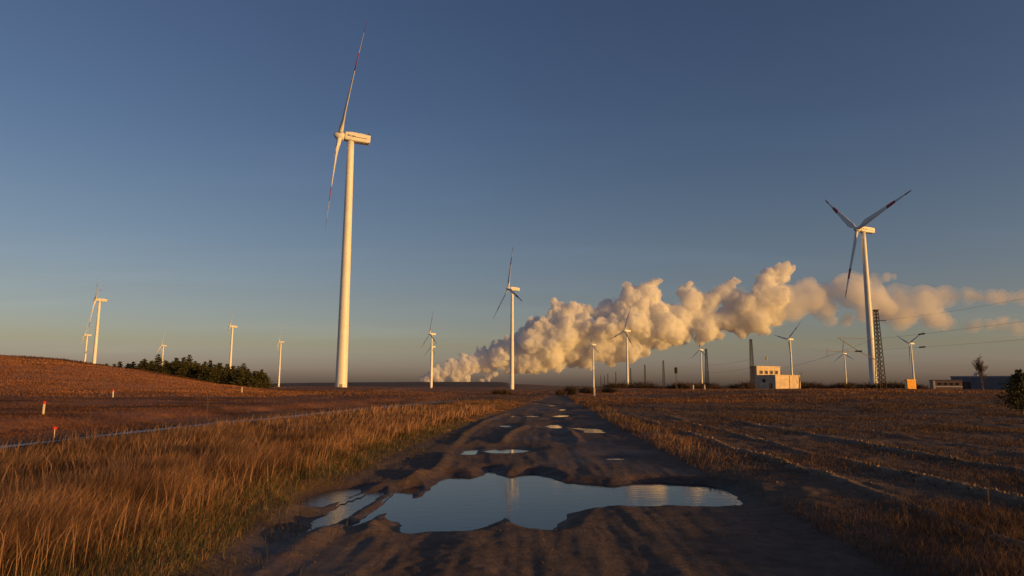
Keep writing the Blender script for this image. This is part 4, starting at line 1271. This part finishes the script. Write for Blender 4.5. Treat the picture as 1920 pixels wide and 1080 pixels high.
def plain_span(Y):
    return np.where(Y < 62, track_x(np.minimum(Y, 62)) + .5, np.maximum(-0.35 * Y, -150)), np.minimum(0.8 * Y, 230)
X, Y, rg = scatter(150000, 50, 320, plain_span, 51, 1.0)
le, re = road_edges(Y)
patch = 0.5 + 0.9 * fbm(X * 0.018 + 20, Y * 0.075, octaves=3) + 0.5 * np.exp(-((Y - 112) / 22) ** 2) * (X > 12)  # last term colours a brighter strip on the right, painted as sunlit grass
onroad = (X > le) & (X < re) & (Y < 125)
keep = ~onroad & (rg.uniform(0, 1, len(X)) < np.clip(patch, .05, 1)); X, Y, patch = X[keep], Y[keep], patch[keep]; n = len(X)
C = straw(n, rg, .3, 0.0) * np.array([1, .88, .8]) * (.28 + .5 * np.clip(patch, 0, 1.3))[:, None]  # tone follows patch, painted sunlit strip included
tag(blades('plain_grass', X, Y, (.05 + .16 * np.clip(patch, 0, 1)) * rg.uniform(.5, 1.3, n), .0007 * np.hypot(X, Y) * rg.uniform(.7, 1.5, n), C, .3, (.15, 0), 53), 'far dry grass of the open plain on both sides of the road', 'grass', kind='stuff')

# clods and stones on the plough ridges and the road edge
def stones(name, X, Y, R, colors, seed):
    rg = np.random.default_rng(seed)
    bm = bmesh.new(); bmesh.ops.create_icosphere(bm, subdivisions=1, radius=1.0)
    bv = np.array([v.co[:] for v in bm.verts]); bf = np.array([[v.index for v in f.verts] for f in bm.faces]); bm.free()
    n = len(X); Z = height(X, Y)
    sc = rg.uniform(.6, 1.3, (n, 1, 3)) * R[:, None, None]
    jit = 1 + rg.uniform(-.25, .25, (n, len(bv), 1))
    V = bv[None] * jit * sc + np.stack([X, Y, Z + R * .2], 1)[:, None, :]
    Fc = bf[None] + (np.arange(n) * len(bv))[:, None, None]
    Cv = np.concatenate([np.repeat(colors, len(bv), 0), np.zeros((n * len(bv), 1))], 1)
    return link(name, mesh_np(name, V.reshape(-1, 3), Fc.reshape(-1, 3), M_SOIL, False, Cv))
X, Y, rg = scatter(120000, 4.5, 40, lambda y: (road_edges(y)[1] + .8, np.minimum(.85 * y + 2, road_edges(y)[1] + 13)), 61, 1.0)
k = rg.uniform(0, 1, len(X)) < np.clip(furrow(X, Y) * 1.3 - .35, .004, 1) * np.clip(.35 + 1.2 * fbm(X * 1.3, Y * .9, octaves=3), 0.02, 1); X, Y = X[k][:7000], Y[k][:7000]; n = len(X)
tag(stones('ridge_clods', X, Y, (.006 + .028 * rg.uniform(0, 1, n) ** 3) * np.clip(Y / 12, .8, 1.5), np.array([0.26, 0.175, 0.11]) * rg.uniform(.5, 1.3, (n, 1)), 62), 'pale sandy clods and stones along the crests of the plough ridges', 'clods', kind='stuff')
X, Y, rg = scatter(700, 4.0, 40, road_edges, 63, 1.0)
k = ~inside_puddle(X, Y, .05); X, Y = X[k], Y[k]; n = len(X)
tag(stones('road_stones', X, Y, rg.uniform(.004, .014, n), np.array([0.10, 0.07, 0.05]) * rg.uniform(.5, 1.5, (n, 1)), 64), 'small stones scattered over the muddy road', 'stones', kind='stuff')
# low weeds on the muddy left margin of the road
X, Y, rg = scatter(14000, 4.2, 24, lambda y: (road_edges(y)[0] - .4, road_edges(y)[0] + 1.1), 65, 1.0)
k = (rg.uniform(0, 1, len(X)) < np.clip(.35 + 1.1 * fbm(X * 1.1, Y * 1.1, octaves=3), 0, 1) * (1 - ss(.1, 1.0, X - road_edges(Y)[0]))) & ~inside_puddle(X, Y); X, Y = X[k], Y[k]; n = len(X)
tag(blades('verge_weeds', X, Y, rg.uniform(.04, .16, n), rg.uniform(.004, .009, n), np.array([0.085, 0.07, 0.03]) * rg.uniform(.5, 1.7, (n, 1)) * np.array([1, .9, .8]), .5, (.1, 0), 66), 'low dark weeds along the left margin of the muddy road', 'weeds', kind='stuff')

# dry reddish grass on the mound
X, Y, rg = scatter(150000, 60, 124, lambda y: (-0.86 * y - 6, np.full_like(y, -24.0)), 71, 1.0)
patch = 0.5 + 0.8 * fbm(X * 0.05 + 9, Y * 0.12, octaves=4)
k = rg.uniform(0, 1, len(X)) < np.clip(patch, .15, 1) * ss(60, 72, Y + 6 * (patch - .5)); X, Y, patch = X[k], Y[k], patch[k]; n = len(X)
C = (np.array([0.22, 0.095, 0.048]) + np.array([0.15, 0.075, 0.035]) * np.clip(patch, 0, 1)[:, None]) * rg.uniform(.6, 1.3, (n, 1)) * (.62 + .55 * np.clip(.5 + fbm(X * .16, Y * .35, octaves=3), 0, 1))[:, None]
C = C * (1 - .6 * ss(108, 116, Y + 4 * (patch - .5)))[:, None]
tag(blades('mound_grass', X, Y, rg.uniform(.07, .22, n) * (1 + 1.3 * ss(112, 118, Y)), .0007 * np.hypot(X, Y) * rg.uniform(.7, 1.3, n), C, .3, (.1, 0), 73), 'thin reddish dry grass covering the low mound on the left', 'grass', kind='stuff')
